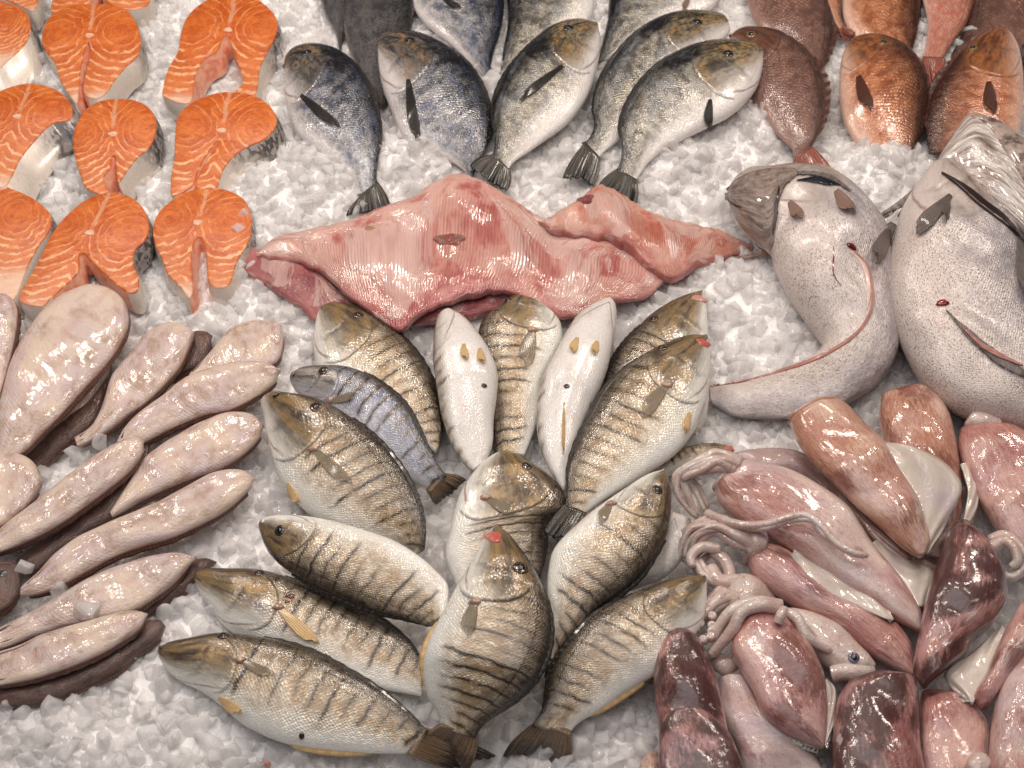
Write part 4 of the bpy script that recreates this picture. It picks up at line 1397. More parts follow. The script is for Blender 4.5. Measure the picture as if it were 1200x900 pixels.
bream('upright copper bream with its tail buried in the ice', RG,
      cp('D', (428, 165), (460, 132), (530, 125), (590, 140), (650, 175), (692, 230), (713, 300), (711, 380), (692, 460), (662, 530), (636, 580)),
      cp('D', (428, 165), (410, 200), (400, 280), (405, 370), (422, 440), (460, 500), (512, 550), (560, 580), (605, 594)),
      [34, 32, 20], 42, 'red', dz=2, eye=q('D', 556, 149), pect=(q('D', 468, 268), q('D', 512, 392)), pw=16, gill=q('D', 480, 235), **rk)
bream('bright copper bream with white throat, half covered by the gaping fish', RG,
      cp('D', (972, 100), (920, 115), (860, 150), (810, 200), (760, 270), (722, 340), (706, 430), (715, 540)),
      cp('D', (972, 100), (1010, 130), (1036, 190), (1048, 280), (1046, 380), (1030, 470), (960, 540)),
      [34, 32, 26], 42, 'red', dz=0, eye=q('D', 870, 168), pect=(q('D', 926, 288), q('D', 940, 405)), pw=16, gill=q('D', 900, 250), **rk)
# ------------------------------------------------------------------ salmon steaks
SALG = 'salmon steaks laid out in rows on the ice'


def steak(label, center, outline, cav, off, ztop=30, fat_flap=None, tilt=0.0, slit_bone=True, seed=None):
    """outline: closed polygon of the cut face from the top of the back, clockwise; cav: (i0, i1) outline points along the belly slit."""
    P = cp('A', *outline)
    c = np.array(q('A', *center))
    n = len(P)
    # closed smooth outline that keeps the point indices
    per = 7
    Pa = np.array(P)
    prev, nxt = np.roll(Pa, 1, 0), np.roll(Pa, -1, 0)
    out, lab = [], []
    for i in range(n):
        p0, p1, p2, p3 = Pa[(i - 1) % n], Pa[i], Pa[(i + 1) % n], Pa[(i + 2) % n]
        for k in range(per):
            s = k / per
            out.append(.5 * ((2 * p1) + (-p0 + p2) * s + (2 * p0 - 5 * p1 + 4 * p2 - p3) * s * s + (-p0 + 3 * p1 - 3 * p2 + p3) * s ** 3))
            lab.append(cav is not None and cav[0] <= i < cav[1])
    O = np.array(out)
    N = len(O)
    # tilted cut face: higher at the back than at the belly
    span = O[:, 1].max() - O[:, 1].min()
    zf = lambda p: (ztop + tilt * (c[1] - p[:, 1]) / span * 2) / 1000
    top = at_many(O, zf(O))
    c3 = at_many(c[None], zf(c[None]))[0]
    head = top[0] - c3
    s = np.linalg.norm(head)
    ey = head / s
    ex = np.cross(ey, [0, 0, 1.0])
    ex /= np.linalg.norm(ex)
    local = lambda X: np.stack([(X - c3) @ ex / s, (X - c3) @ ey / s], -1)
    cen = top.mean(0)
    lo = np.array(at(c[0], c[1], 0.0)) - np.array(at(c[0], c[1], 0))
    sh = np.array(at(c[0] + off[0] / 2.5, c[1] + off[1] / 2.5, 0.0)) - np.array(at(c[0], c[1], 0.0))
    bot = cen + (top - cen) * .97
    bot[:, :2] += sh[:2]
    bot[:, 2] = top[:, 2] - .024
    root = thing('salmon_steak', label, 'salmon steak', (cen[0], cen[1], bot[:, 2].min()), SALG)
    if seed is not None:
        root['seed'] = seed
    # cut face with a rounded rim
    tang = np.roll(top, -1, 0) - np.roll(top, 1, 0)
    nin = np.cross([0, 0, 1.0], tang)
    nin /= np.maximum(np.linalg.norm(nin, axis=1, keepdims=True), 1e-9)
    if ((cen - top) * nin).sum() < 0:
        nin = -nin
    r1 = top + nin * .0016
    down = np.array([0, 0, -1.0])
    rings = [top + down * .0016, top + nin * .0006 + down * .0004, r1]
    V = np.concatenate(rings)
    F = []
    for a in range(2):
        for k in range(N):
            F.append((a * N + k, a * N + (k + 1) % N, (a + 1) * N + (k + 1) % N, (a + 1) * N + k))
    tri = tessellate_polygon([[Vector((p[0], p[1], 0)) for p in local(r1)]])
    F += [tuple(2 * N + i for i in t) for t in tri]
    mesh_object('flesh', V, F, M['salmon'], root, local(V))
    # sides: skin outside, lining in the belly slit
    def wall(name, idx, mat):
        segs = 6
        Vv, Ff, Uv = [], [], []
        for i in idx:
            j = (i + 1) % N
            b0 = len(Vv)
            for k in range(segs + 1):
                f = k / segs
                bulge = math.sin(math.pi * f) * .0022
                for e in (i, j):
                    Vv.append(rings[0][e] * (1 - f) + bot[e] * f - nin[e] * bulge)
                    Uv.append(local(top[e:e + 1] - nin[e:e + 1] * .024 * f)[0])
            for k in range(segs):
                a = b0 + 2 * k
                Ff.append((a, a + 1, a + 3, a + 2))
        o = mesh_object(name, Vv, Ff, mat, root, np.array(Uv))
        bm = bmesh.new()
        bm.from_mesh(o.data)
        bmesh.ops.remove_doubles(bm, verts=bm.verts, dist=1e-5)
        bmesh.ops.recalc_face_normals(bm, faces=bm.faces)
        bm.to_mesh(o.data)
        bm.free()
    lab = np.array(lab)
    wall('skin', np.where(~lab)[0], M['salmon_skin'])
    if lab.any():
        wall('belly_lining', np.where(lab)[0], M['salmon_inner'])
    # backbone: a small pale disc with a raised rim
    nn = np.cross(top[N // 3] - c3, top[2 * N // 3] - c3)
    nn /= np.linalg.norm(nn)
    nn = nn if nn[2] > 0 else -nn
    if 0 < c[0] < 1200:
        lathe_on('backbone', c3 - nn * .001, nn, [(.0058, .0), (.0052, .0018), (.0040, .0020), (.0030, .0013), (.001, .0012)], M['salmon_bone'], root, 18, .75, .10)
    if fat_flap:
        a, b = fat_flap
        ribbon('belly_flap', cp('A', *a), cp('A', *b), ztop - 2, 6, M['salmon_inner'], root, thick=.004, sag=3)
    return root


steak('salmon steak at the corner of the back row, its white belly side showing', (-40, 60),
      [(-20, 5), (25, 8), (65, 25), (86, 52), (88, 95), (70, 132), (30, 170), (-10, 200), (-60, 190), (-80, 90)], None, (28, 50), 28)
steak('salmon steak with a dark blood line in its closed slit, back row', (262, 104),
      [(275, 10), (325, 12), (375, 32), (402, 72), (413, 122), (402, 165), (368, 195), (338, 232), (312, 270), (288, 287), (258, 284), (243, 262), (246, 232), (258, 185), (264, 140),
       (256, 122), (246, 160), (236, 205), (232, 255), (224, 302), (196, 268), (172, 225), (160, 182), (134, 150), (122, 110), (135, 62), (175, 27), (225, 12)], (10, 19), (14, 26), 30)
steak('salmon steak with wide open flaps and pale belly lining, back row by the dark bream', (668, 88),
      [(690, -22), (742, -10), (788, 22), (812, 58), (808, 102), (785, 150), (762, 200), (748, 276), (705, 276), (690, 262), (712, 235), (692, 172), (672, 112), (655, 106),
       (636, 150), (600, 172), (572, 222), (556, 300), (482, 284), (478, 250), (492, 200), (520, 150), (530, 92), (552, 42), (602, 0), (650, -20)], (8, 17), (14, 22), 30,
      fat_flap=([(640, 148), (602, 166), (555, 180), (515, 190)], [(575, 225), (560, 300), (520, 296), (482, 284)]))
steak('broad salmon steak with a deep cream belly side, middle row at the picture edge', (50, 342),
      [(90, 243), (150, 255), (195, 285), (213, 328), (198, 352), (152, 362), (110, 402), (62, 460), (32, 520), (8, 548), (-60, 540), (-95, 400), (-72, 300), (0, 265), (42, 250)],
      None, (48, 34), 32)
steak('small round salmon steak in the middle row with a pink open slit', (330, 393),
      [(340, 288), (392, 292), (432, 310), (456, 345), (456, 388), (438, 430), (402, 462), (372, 500), (347, 535), (341, 502), (336, 458), (328, 462), (320, 495), (302, 525), (318, 560),
       (290, 568), (250, 548), (234, 510), (222, 470), (213, 420), (220, 370), (250, 320), (292, 295)], (8, 15), (20, 26), 31)
steak('salmon steak curled to one side with speckled silver skin, end of the middle row', (650, 382),
      [(672, 268), (732, 275), (782, 300), (809, 340), (804, 376), (770, 410), (722, 430), (682, 460), (652, 500), (636, 547), (602, 552), (572, 546), (586, 500), (620, 445), (640, 412),
       (628, 422), (600, 462), (576, 510), (560, 548), (505, 572), (500, 520), (510, 462), (512, 402), (521, 340), (560, 300), (620, 275)], (11, 18), (26, 24), 31)
steak('salmon steak cut by the picture edge in the front row, without a visible slit', (-30, 640),
      [(-20, 550), (50, 558), (112, 590), (149, 630), (146, 672), (112, 722), (80, 782), (50, 862), (20, 882), (-60, 870), (-100, 700)], None, (14, 14), 30)
steak('large salmon steak with spread flaps and pale ribbed belly, front row', (262, 683),
      [(322, 563), (382, 575), (422, 612), (437, 662), (425, 702), (396, 732), (391, 770), (406, 812), (402, 852), (375, 856), (340, 832), (295, 792), (262, 762), (246, 742),
       (232, 748), (226, 800), (152, 870), (120, 897), (60, 884), (62, 850), (92, 800), (122, 740), (152, 682), (192, 632), (252, 583)], (9, 16), (14, 20), 33,
      fat_flap=([(228, 745), (180, 770), (120, 810), (80, 850)], [(228, 800), (180, 850), (120, 895), (62, 884)]))
steak('salmon steak with two straight flaps and a deep red slit, end of the front row', (580, 652),
      [(610, 548), (662, 555), (712, 580), (736, 630), (734, 690), (716, 730), (692, 770), (672, 832), (632, 842), (610, 822), (605, 772), (600, 722), (582, 694), (566, 720), (560, 780),
       (566, 842), (552, 872), (520, 832), (490, 802), (475, 760), (455, 720), (447, 670), (465, 620), (512, 578), (560, 556)], (9, 16), (10, 24), 30)
steak('corner of a salmon steak just showing beyond the back row', (20, -60),
      [(30, -110), (90, -80), (115, -30), (100, 28), (62, 18), (20, 0), (-40, -20), (-60, -80)], None, (6, 14), 26)
steak('flap ends of a salmon steak reaching in from the top between two whole steaks', (290, -90),
      [(290, -180), (380, -160), (430, -90), (440, 0), (400, 26), (350, 24), (305, -4), (290, -50), (270, -5), (230, 22), (160, 38), (148, 20), (170, -60), (220, -150)], (5, 9), (6, 14), 26)

# ------------------------------------------------------------------ soles
SOLG = 'soles stacked white side up beside the ice front'
SOLE_PROF = ([0, .04, .12, .3, .55, .8, .95, 1], [.25, .6, .9, 1, .95, .75, .5, .35])


def sole(label, D, V, z, T=15, dz=0.0, dark=False, fringe=True, seed=None, tail=None):
    b = Body(D, V, z, T, dz, prof=SOLE_PROF, pw=.80, nu=110, nt=36, tk=.95, lumps=.7)
    root = thing('dark_sole' if dark else 'sole', label, 'sole', b.base(), 'dark sides of soles between the white ones' if dark else SOLG)
    mesh_object('body', b.Vt, b.F, M['sole_dark' if dark else 'sole'], root, b.UV)
    if fringe:
        for side in 'DV':
            edge_fin('fin_fringe', b, side, .06, .97, .0032, M['sole_fringe'], root, n=90, spiny=.30, drop=.004)
    if tail:
        add_tail(root, b, *tail, z if np.isscalar(z) else z[-1], M['sole_fringe'])
    return root, b


sole('narrow edge of a sole cut by the picture edge, beside the biggest sole', cp('E', (10, 78), (40, 90), (62, 130), (56, 220), (32, 320), (0, 425)),
     cp('E', (10, 78), (-40, 95), (-80, 200), (-70, 330), (-10, 440)), 46, 18)
r_s2, b_s2 = sole('largest sole with shiny lilac white belly, nearest the salmon', cp('E', (400, 66), (330, 46), (250, 65), (180, 110), (110, 185), (52, 280), (12, 400), (-12, 520), (-5, 640)),
     cp('E', (400, 66), (442, 110), (452, 180), (422, 255), (372, 325), (300, 405), (220, 495), (150, 565), (80, 632), (15, 655)), [38, 44, 42], 24, fringe=True)
sole('dark brown sole under the biggest sole, a strip of its edge showing', cp('E', (392, 285), (345, 380), (250, 480), (150, 570), (70, 640)),
     cp('E', (392, 285), (380, 400), (335, 525), (225, 615), (130, 692), (85, 690)), [14, 16, 14], 16, dark=True)
sole('pale grey belly of a sole wedged under the biggest sole', cp('E', (395, 300), (340, 350), (260, 440), (170, 545)), cp('E', (395, 300), (372, 370), (300, 470), (190, 562)),
     [22, 22, 20], 12, fringe=False)
sole('dark brown sole head showing behind the smooth lilac sole', cp('E', (757, 232), (722, 210), (680, 212), (620, 300), (560, 400)),
     cp('E', (757, 232), (715, 312), (640, 355), (560, 425)), [14, 14, 12], 14, dark=True)
sole('sole with a dark notched gill at its squared head, uppermost by the ice', cp('E', (992, 190), (960, 170), (870, 172), (812, 195), (770, 240), (730, 290), (670, 350)),
     cp('E', (992, 190), (996, 240), (975, 310), (900, 345), (780, 380), (650, 420)), [20, 22, 18], 16)
r_s3, b_s3 = sole('smooth lilac sole with a grey tail, between the biggest sole and the brown stained one',
     cp('E', (684, 212), (642, 185), (582, 180), (505, 222), (455, 290), (395, 360), (372, 430), (352, 490), (322, 540), (262, 578)),
     cp('E', (684, 212), (672, 250), (640, 320), (590, 385), (520, 455), (450, 505), (400, 545), (345, 580), (272, 612)), [30, 30, 24], 20)
sole('brown stained sole with reddish head, above the one pointing at the large bream', cp('E', (986, 340), (932, 315), (832, 315), (742, 335), (652, 370), (572, 430), (490, 492), (432, 552), (412, 590)),
     cp('E', (986, 340), (962, 392), (892, 442), (812, 482), (722, 502), (642, 532), (562, 572), (500, 602), (425, 622)), [36, 36, 30], 19, dz=3)
sole('sole with a pink blunt head pointing at the large striped bream', cp('E', (928, 535), (882, 496), (802, 492), (722, 520), (642, 560), (562, 610), (500, 662), (440, 760), (385, 840)),
     cp('E', (928, 535), (912, 582), (852, 642), (772, 692), (682, 722), (582, 762), (500, 802), (432, 842), (395, 862)), [28, 30, 26], 20, dz=2)
sole('dark brown sole forming a shaded band between three white soles', cp('E', (527, 606), (500, 598), (440, 690), (340, 790), (200, 900), (55, 1010)),
     cp('E', (527, 606), (512, 690), (455, 790), (392, 862), (262, 945), (125, 1050), (80, 1070)), [22, 22, 18], 16, dark=True)
sole('slim sole with a sharp clean outline on top of a dark sole', cp('E', (505, 588), (470, 580), (412, 600), (322, 650), (232, 720), (142, 790), (62, 850), (-40, 930)),
     cp('E', (505, 588), (502, 632), (462, 692), (382, 762), (302, 822), (202, 892), (102, 945), (-40, 1000)), [44, 44, 40], 17, dz=2)
sole('stub of a sole cut by the picture edge, its round end over the ice', cp('E', (150, 737), (130, 682), (90, 646), (30, 635), (-60, 650), (-130, 700)),
     cp('E', (150, 737), (122, 790), (72, 842), (10, 890), (-80, 930), (-140, 950)), [40, 42, 40], 20)
r_s9, b_s9 = sole('long cream sole lying straight toward the dark striped bream', cp('F', (892, -120), (852, -145), (762, -140), (680, -100), (590, -50), (480, 0), (382, 40), (272, 90), (192, 150), (132, 212), (75, 262)),
     cp('F', (892, -120), (886, -88), (850, -50), (790, 0), (700, 50), (600, 95), (500, 125), (402, 160), (312, 210), (222, 260), (132, 292), (72, 298)), [40, 40, 34], 20, dz=2)
sole('dark brown sole lying under the pink sole with its pointed head out', cp('F', (762, 175), (722, 164), (660, 182), (600, 240), (500, 310)),
     cp('F', (762, 175), (700, 232), (620, 300), (540, 348), (450, 378)), [18, 18, 18], 15, dark=True)
r_s10, b_s10 = sole('pink white sole between the long cream sole and the shortest sole', cp('F', (692, 158), (622, 145), (522, 160), (432, 185), (352, 215), (252, 270), (152, 330), (52, 380), (-40, 425)),
     cp('F', (692, 158), (652, 210), (602, 262), (532, 312), (470, 352), (382, 375), (252, 402), (132, 435), (32, 472), (-40, 495)), [32, 32, 28], 18, dz=2)
sole('dark brown sole nearest the front ice, its whole side showing', cp('F', (582, 402), (562, 382), (512, 385), (442, 430), (332, 500), (152, 560), (-40, 612)),
     cp('F', (582, 402), (562, 445), (482, 502), (412, 562), (302, 612), (182, 660), (62, 682), (-40, 688)), [24, 24, 22], 17, dark=True)
sole('shortest white sole lying on the frontmost dark sole', cp('F', (520, 358), (470, 348), (382, 365), (272, 395), (152, 430), (62, 470), (-40, 502)),
     cp('F', (520, 358), (492, 410), (422, 462), (332, 512), (232, 552), (122, 587), (0, 610), (-50, 612)), [40, 40, 36], 15)
r_hd, b_hd = sole('head of a dark brown sole at the picture edge with a tiny eye', cp('F', (77, 230), (60, 185), (20, 172), (-60, 200), (-120, 240)),
     cp('F', (77, 230), (64, 290), (22, 342), (-60, 370), (-120, 372)), [30, 32, 30], 11, dark=True)
add_eye(r_hd, b_hd, q('F', 10, 217), .0036, M['iris_dark'])

# ------------------------------------------------------------------ skate
M['skate_nub'] = plain('skate_cartilage', C(232, 182, 168), .3, .8, .0012, 160, C(214, 148, 132), nscale=90)
b = Body(cp('N', (75, 200), (110, 170), (180, 150), (260, 138), (340, 108), (420, 76), (480, 45), (530, 33), (590, 55), (650, 92), (705, 125), (760, 150), (830, 158), (900, 180), (980, 215)),
         cp('N', (75, 206), (150, 216), (215, 241), (260, 285), (310, 322), (395, 366), (450, 332), (530, 303), (620, 289), (700, 322), (760, 342), (850, 314), (940, 292), (985, 250)),
         [22, 30, 34, 32, 26, 20], 15, prof=([0, .1, .4, .6, .85, 1], [.2, .6, 1, 1, .7, .3]), pw=.5, nu=220, nt=90, lumps=.8, ragged=1.6,
         bumps=[(q('N', 500, 165)[0], q('N', 500, 165)[1], 14, 6), (*q('N', 420, 150), 20, -5), (*q('N', 580, 150), 24, -4), (*q('N', 650, 190), 30, 5), (*q('N', 530, 90), 40, 6),
                (*q('N', 330, 200), 40, 5), (*q('N', 560, 240), 40, 4), (*q('N', 720, 190), 26, -5), (*q('N', 800, 230), 40, 4)])
sk = thing('skate', 'skinned pink skate spread out across the ice above the striped bream', 'skate', b.base())
mesh_object('body', b.Vt, b.F, M['skate'], sk, b.UV)
w_ = Body(cp('N', (695, 132), (745, 112), (790, 84), (832, 54), (872, 74), (930, 110), (1000, 132), (1080, 148), (1168, 186)),
          cp('N', (695, 132), (740, 155), (800, 170), (880, 190), (940, 240), (985, 262), (1040, 240), (1100, 215), (1168, 192)),
          [36, 32, 24, 12], 22, prof=([0, .1, .4, .7, 1], [.2, .7, 1, .7, .2]), pw=.55, nu=150, nt=64, lumps=.8, ragged=1.6,
          bumps=[(*q('N', 850, 110), 22, 6), (*q('N', 800, 110), 14, -4), (*q('N', 960, 180), 34, 5)])
mesh_object('wing', w_.Vt, w_.F, M['skate_wing'], sk, w_.UV)
l_ = Body(cp('N', (24, 205), (60, 190), (100, 200), (160, 215), (215, 245), (270, 300), (322, 338)),
          cp('N', (24, 205), (45, 238), (110, 280), (170, 318), (205, 350), (262, 352), (322, 352)), [16, 18, 14], 13, pw=.5, nu=80, nt=44,
          prof=([0, .1, .4, .8, 1], [.3, .8, 1, .8, .4]))
mesh_object('folded_wing', l_.Vt, l_.F, M['skate_dark'], sk, l_.UV)
u_ = Body(cp('N', (412, 362), (450, 330), (520, 298), (600, 286), (700, 300)), cp('N', (412, 362), (470, 352), (540, 345), (610, 330), (700, 340)), [16, 16, 16], 16, pw=.7, nu=60, nt=36,
          prof=([0, .2, .8, 1], [.3, 1, 1, .4]))
mesh_object('underside', u_.Vt, u_.F, M['skate_dark'], sk, u_.UV)
p_, n_ = b.hit(*q('N', 500, 168))
lathe_on('cartilage', p_ - n_ * .003, n_, [(.016, 0), (.0145, .003), (.010, .0055), (.004, .0064)], M['skate_wing'], sk, 22, .55, .15)
p_, n_ = w_.hit(*q('N', 800, 82))
lathe_on('cartilage', p_ - n_ * .003, n_, [(.010, 0), (.009, .004), (.005, .006)], M['skate_dark'], sk, 18, .7, .15)
p_, n_ = b.hit(*q('N', 325, 145))
lathe_on('brown_stain', p_ - n_ * .0012, n_, [(.0065, 0), (.0058, .0013), (.003, .0014)], plain('skate_stain', C(176, 132, 104), .3, .6), sk, 16, .8, .15)

# ------------------------------------------------------------------ the two big silver fish
HG = 'big silver fish lying on the ice'
HP = ([0, .04, .1, .2, .35, .5, .62, .75, .88, 1], [.35, .6, .8, .95, 1, .95, .72, .46, .26, .14])
b = Body(cp('K', (78, 242), (92, 214), (125, 192), (180, 182), (270, 177), (345, 190), (405, 226), (455, 280), (495, 340), (508, 420), (516, 500), (524, 570), (526, 640), (500, 705),
            (440, 762), (350, 808), (250, 830), (160, 834), (90, 826), (28, 792)),
         cp('K', (78, 242), (84, 272), (105, 310), (140, 350), (185, 388), (198, 430), (232, 500), (275, 560), (308, 605), (326, 636), (300, 672), (250, 695), (190, 718), (130, 735), (80, 745), (24, 752)),
         [44, 50, 48, 40, 30, 22], 70, prof=HP, nu=180, nt=60, bumps=[(*q('K', 330, 330), 34, 10), (*q('K', 300, 440), 30, 6)], roll=.5, lumps=1.6)
r = thing('big_fish', 'big silver fish bent round in a hook with a red seam along its belly', 'fish', b.base(), HG)
mesh_object('body', b.Vt, b.F, M['hake'], r, b.UV)
ribbon('head_plate', cp('K', (76, 242), (92, 212), (130, 190), (185, 180), (250, 180), (262, 190)), cp('K', (78, 250), (105, 312), (140, 352), (188, 384), (200, 320), (206, 232)),
       40, 40, M['hake_head'] if 'hake_head' in M else plain('hake_head', C(150, 132, 120), .3, .8, .0015, 120, C(112, 98, 92), nscale=70), r, n=30, m=16, thick=.003, on=b, off=.003)
ribbon('gill_slit', cp('K', (205, 226), (200, 260), (199, 300), (196, 350)), cp('K', (213, 228), (208, 262), (206, 300), (200, 352)), 60, 60, M['mouth_dark'], r, thick=.002, taper=True, on=b, off=.0045)
ribbon('mouth', cp('K', (80, 254), (98, 268), (116, 275)), cp('K', (80, 258), (98, 273), (117, 279)), 60, 60, M['mouth_dark'], r, thick=.002, taper=True, on=b, off=.0042)
ribbon('gill_opening', cp('K', (256, 205), (300, 198), (340, 205), (372, 218)), cp('K', (256, 209), (300, 212), (335, 220), (372, 222)), 60, 60, M['dark_blue'], r, thick=.002, taper=True, on=b, off=.0022)
ribbon('throat_rim', cp('K', (200, 192), (280, 184), (345, 196), (400, 232)), cp('K', (200, 200), (280, 193), (340, 206), (390, 240)), 60, 60, M['fin_grey'], r, thick=.002, taper=True, on=b, off=.0026)
leaf('pelvic_fin', b, q('K', 236, 262), q('K', 275, 312), 14, M['fin_pink'], r, lift=.006)
leaf('pelvic_fin', b, q('K', 360, 232), q('K', 405, 300), 18, M['fin_pink'], r, lift=.006)
leaf('pectoral_fin', b, q('K', 498, 335), q('K', 452, 440), 20, M['fin_grey'], r, lift=.012)
ribbon('anal_fin', cp('K', (402, 392), (436, 430), (450, 490), (446, 550), (412, 605), (340, 655), (260, 690), (150, 722), (28, 748)),
       cp('K', (408, 390), (444, 429), (459, 490), (455, 553), (418, 611), (343, 662), (261, 697), (150, 728), (28, 753)), 60, 60, M['fin_red_line'], r, n=60, thick=.003, taper=True, on=b, off=.0014)
ribbon('belly_crease', cp('K', (396, 396), (428, 434), (440, 490), (436, 545)), cp('K', (402, 392), (436, 430), (450, 490), (446, 550)), 60, 60, plain('pale_crease', C(232, 204, 192), .3, .6), r, thick=.003, taper=True, on=b, off=.0018)
p_, n_ = b.hit(*q('K', 400, 381))
lathe_on('vent', p_ - n_ * .0002, n_, [(.0062, 0), (.0056, .0020), (.002, .0022)], M['blood'], r, 16, .6, .1)
ribbon('scratch', cp('K', (352, 378), (350, 420), (352, 455), (372, 485)), cp('K', (355, 378), (353, 420), (355, 454), (374, 482)), 60, 60, M['blood'], r, thick=.0012, taper=True, on=b, off=.0008)
for dx, dy in ((0, 0), (8, 9), (18, 14)):
    tube('pectoral_ray', p3('K', (190, 388 + dy * .3, 30), (150, 398 + dy * .4, 22), (120, 404 + dy * .6, 18), (82 + dx * 2, 410 + dy, 12)), [.0022, .0016, .0006], M['fin_pink'], r, 8)

b = Body(cp('K', (640, 170), (700, 205), (765, 270), (825, 330), (858, 420), (900, 510), (960, 640), (1010, 780)),
         cp('K', (618, 182), (575, 222), (530, 290), (504, 390), (496, 480), (510, 565), (540, 645), (585, 722), (652, 790), (740, 832), (850, 862), (960, 880)),
         [56, 58, 50, 40], 88, prof=([0, .05, .15, .35, .6, .85, 1], [.55, .75, .92, 1, .95, .7, .5]), nu=140, nt=64, roll=.3, dz=0, lumps=1.6,
         bumps=[(*q('K', 640, 540), 16, -4), (*q('K', 620, 300), 24, 5)])
r = thing('big_fish', 'big silver fish with its gill plate gaping wide open, cut by the picture edge', 'fish', b.base(), HG)
mesh_object('body', b.Vt, b.F, M['hake'], r, b.UV)
hd = Body(cp('K', (620, 168), (640, 130), (672, 80), (712, 40), (770, 52), (830, 85), (880, 140)), cp('K', (622, 176), (655, 205), (700, 226), (760, 268), (810, 300), (860, 345), (900, 380)),
          [66, 72, 66], 40, prof=([0, .1, .4, .8, 1], [.3, .7, 1, .9, .7]), nu=90, nt=50, pw=.75,
          bumps=[(*q('K', 720, 120), 16, 7), (*q('K', 790, 200), 20, 5), (*q('K', 680, 160), 14, -4)])
mesh_object('head', hd.Vt, hd.F, M['gill_plate'], r, hd.UV)
jw = Body(cp('K', (712, 40), (760, 44), (810, 66), (860, 105), (900, 150)), cp('K', (712, 44), (745, 70), (790, 130), (830, 190), (890, 260)), [82, 84, 80], 22,
          prof=([0, .1, .4, .8, 1], [.4, .8, 1, 1, .8]), nu=60, nt=36)
mesh_object('jaw', jw.Vt, jw.F, M['hake_jaw'] if 'hake_jaw' in M else plain('hake_jaw', C(176, 156, 146), .3, .8, .003, 90, C(96, 78, 72), nscale=60), r, jw.UV)
ribbon('gill_slit', cp('K', (640, 186), (690, 214), (750, 262), (800, 300), (850, 352)), cp('K', (636, 192), (682, 226), (740, 276), (795, 318), (848, 372)), 100, 100, M['mouth_dark'], r, thick=.004, taper=True, on=b, off=.0035)
ribbon('gill_flap', cp('K', (622, 160), (585, 205), (530, 255), (468, 298)), cp('K', (628, 190), (598, 228), (560, 262), (480, 304)), [66, 60, 44, 30], [70, 66, 50, 30], M['fin_grey'], r, n=30, m=9, thick=.003, sag=3)
ribbon('gill_flap', cp('K', (560, 240), (545, 262), (520, 300)), cp('K', (585, 240), (565, 270), (528, 306)), [66, 60, 52], [72, 66, 54], M['pect_dark'], r, n=20, m=7, thick=.002)
leaf('pelvic_fin', b, q('K', 662, 245), q('K', 575, 355), 16, M['fin_grey'], r, lift=.006)
leaf('pelvic_fin', b, q('K', 655, 250), q('K', 648, 322), 9, M['fin_grey'], r, lift=.008)
leaf('pectoral_fin', b, q('K', 845, 350), q('K', 865, 560), 20, M['fin_grey'], r, lift=.01)
leaf('pectoral_fin', b, q('K', 512, 320), q('K', 455, 430), 26, M['fin_grey'], r, lift=.006)
ribbon('anal_fin', cp('K', (650, 545), (700, 590), (760, 640), (820, 680), (870, 700)), cp('K', (652, 556), (695, 612), (755, 668), (815, 715), (870, 745)), 100, 100, M['fin_grey'], r, n=40, thick=.003, taper=True, on=b, off=.003)
ribbon('fin_ridge', cp('K', (690, 590), (750, 640), (850, 690)), cp('K', (688, 600), (746, 652), (850, 704)), 100, 100, M['fin_red_line'], r, n=40, thick=.003, taper=True, on=b, off=.0045)
p_, n_ = b.hit(*q('K', 640, 530))
lathe_on('vent', p_ - n_ * .0002, n_, [(.0066, 0), (.006, .0022), (.002, .0024)], M['blood'], r, 16, .55, .12)

# ------------------------------------------------------------------ squid
SQG = 'raw squid heaped at the counter corner'
SQP = ([0, .03, .12, .45, .8, .95, 1], [.75, .92, 1, 1, .72, .4, .25])


def squid(label, D, V, z, T, skin, dz=0.0, fins=(), arms=(), heads=(), eyes=(), bumps=(), prof=SQP, rim=True, name='squid', armmat='arm', skinflap=None, pw=.85):
    b = Body(D, V, z, T, dz, prof=prof, nu=100, nt=48, pw=pw, bumps=bumps, ease=False, tk=.9, lumps=1.5)
    root = thing(name, label, 'squid', b.base(), SQG)
    mesh_object('mantle', b.Vt, b.F, M[skin], root, b.UV)
    if rim:   # rolled lip of the open mantle
        g = b.G[0]
        g2 = b.G[3]
        P = np.concatenate([g, g[:1]])
        c = P.mean(0)
        tube('mantle_rim', c + (P - c) * .97, [.0022, .0022], M[skin], root, 8, n=60)
    for A, B, za, zb in fins:
        ribbon('fin', A, B, za, zb, M['squid_fin'], root, n=36, m=12, thick=.0035, sag=2.5, wav=1.6)
    for pts, rad in arms:
        tube('arm', pts, rad, M[armmat], root, 12)
    for A, B, zz, tt in heads:
        h = Body(A, B, zz, tt, 0, prof=([0, .1, .5, .9, 1], [.4, .8, 1, .8, .4]), nu=50, nt=30, ease=False)
        mesh_object('head', h.Vt, h.F, M['arm'], root, h.UV)
        for e in eyes:
            add_eye(root, h, e, .0046, M['squid_eye'])
    return root, b


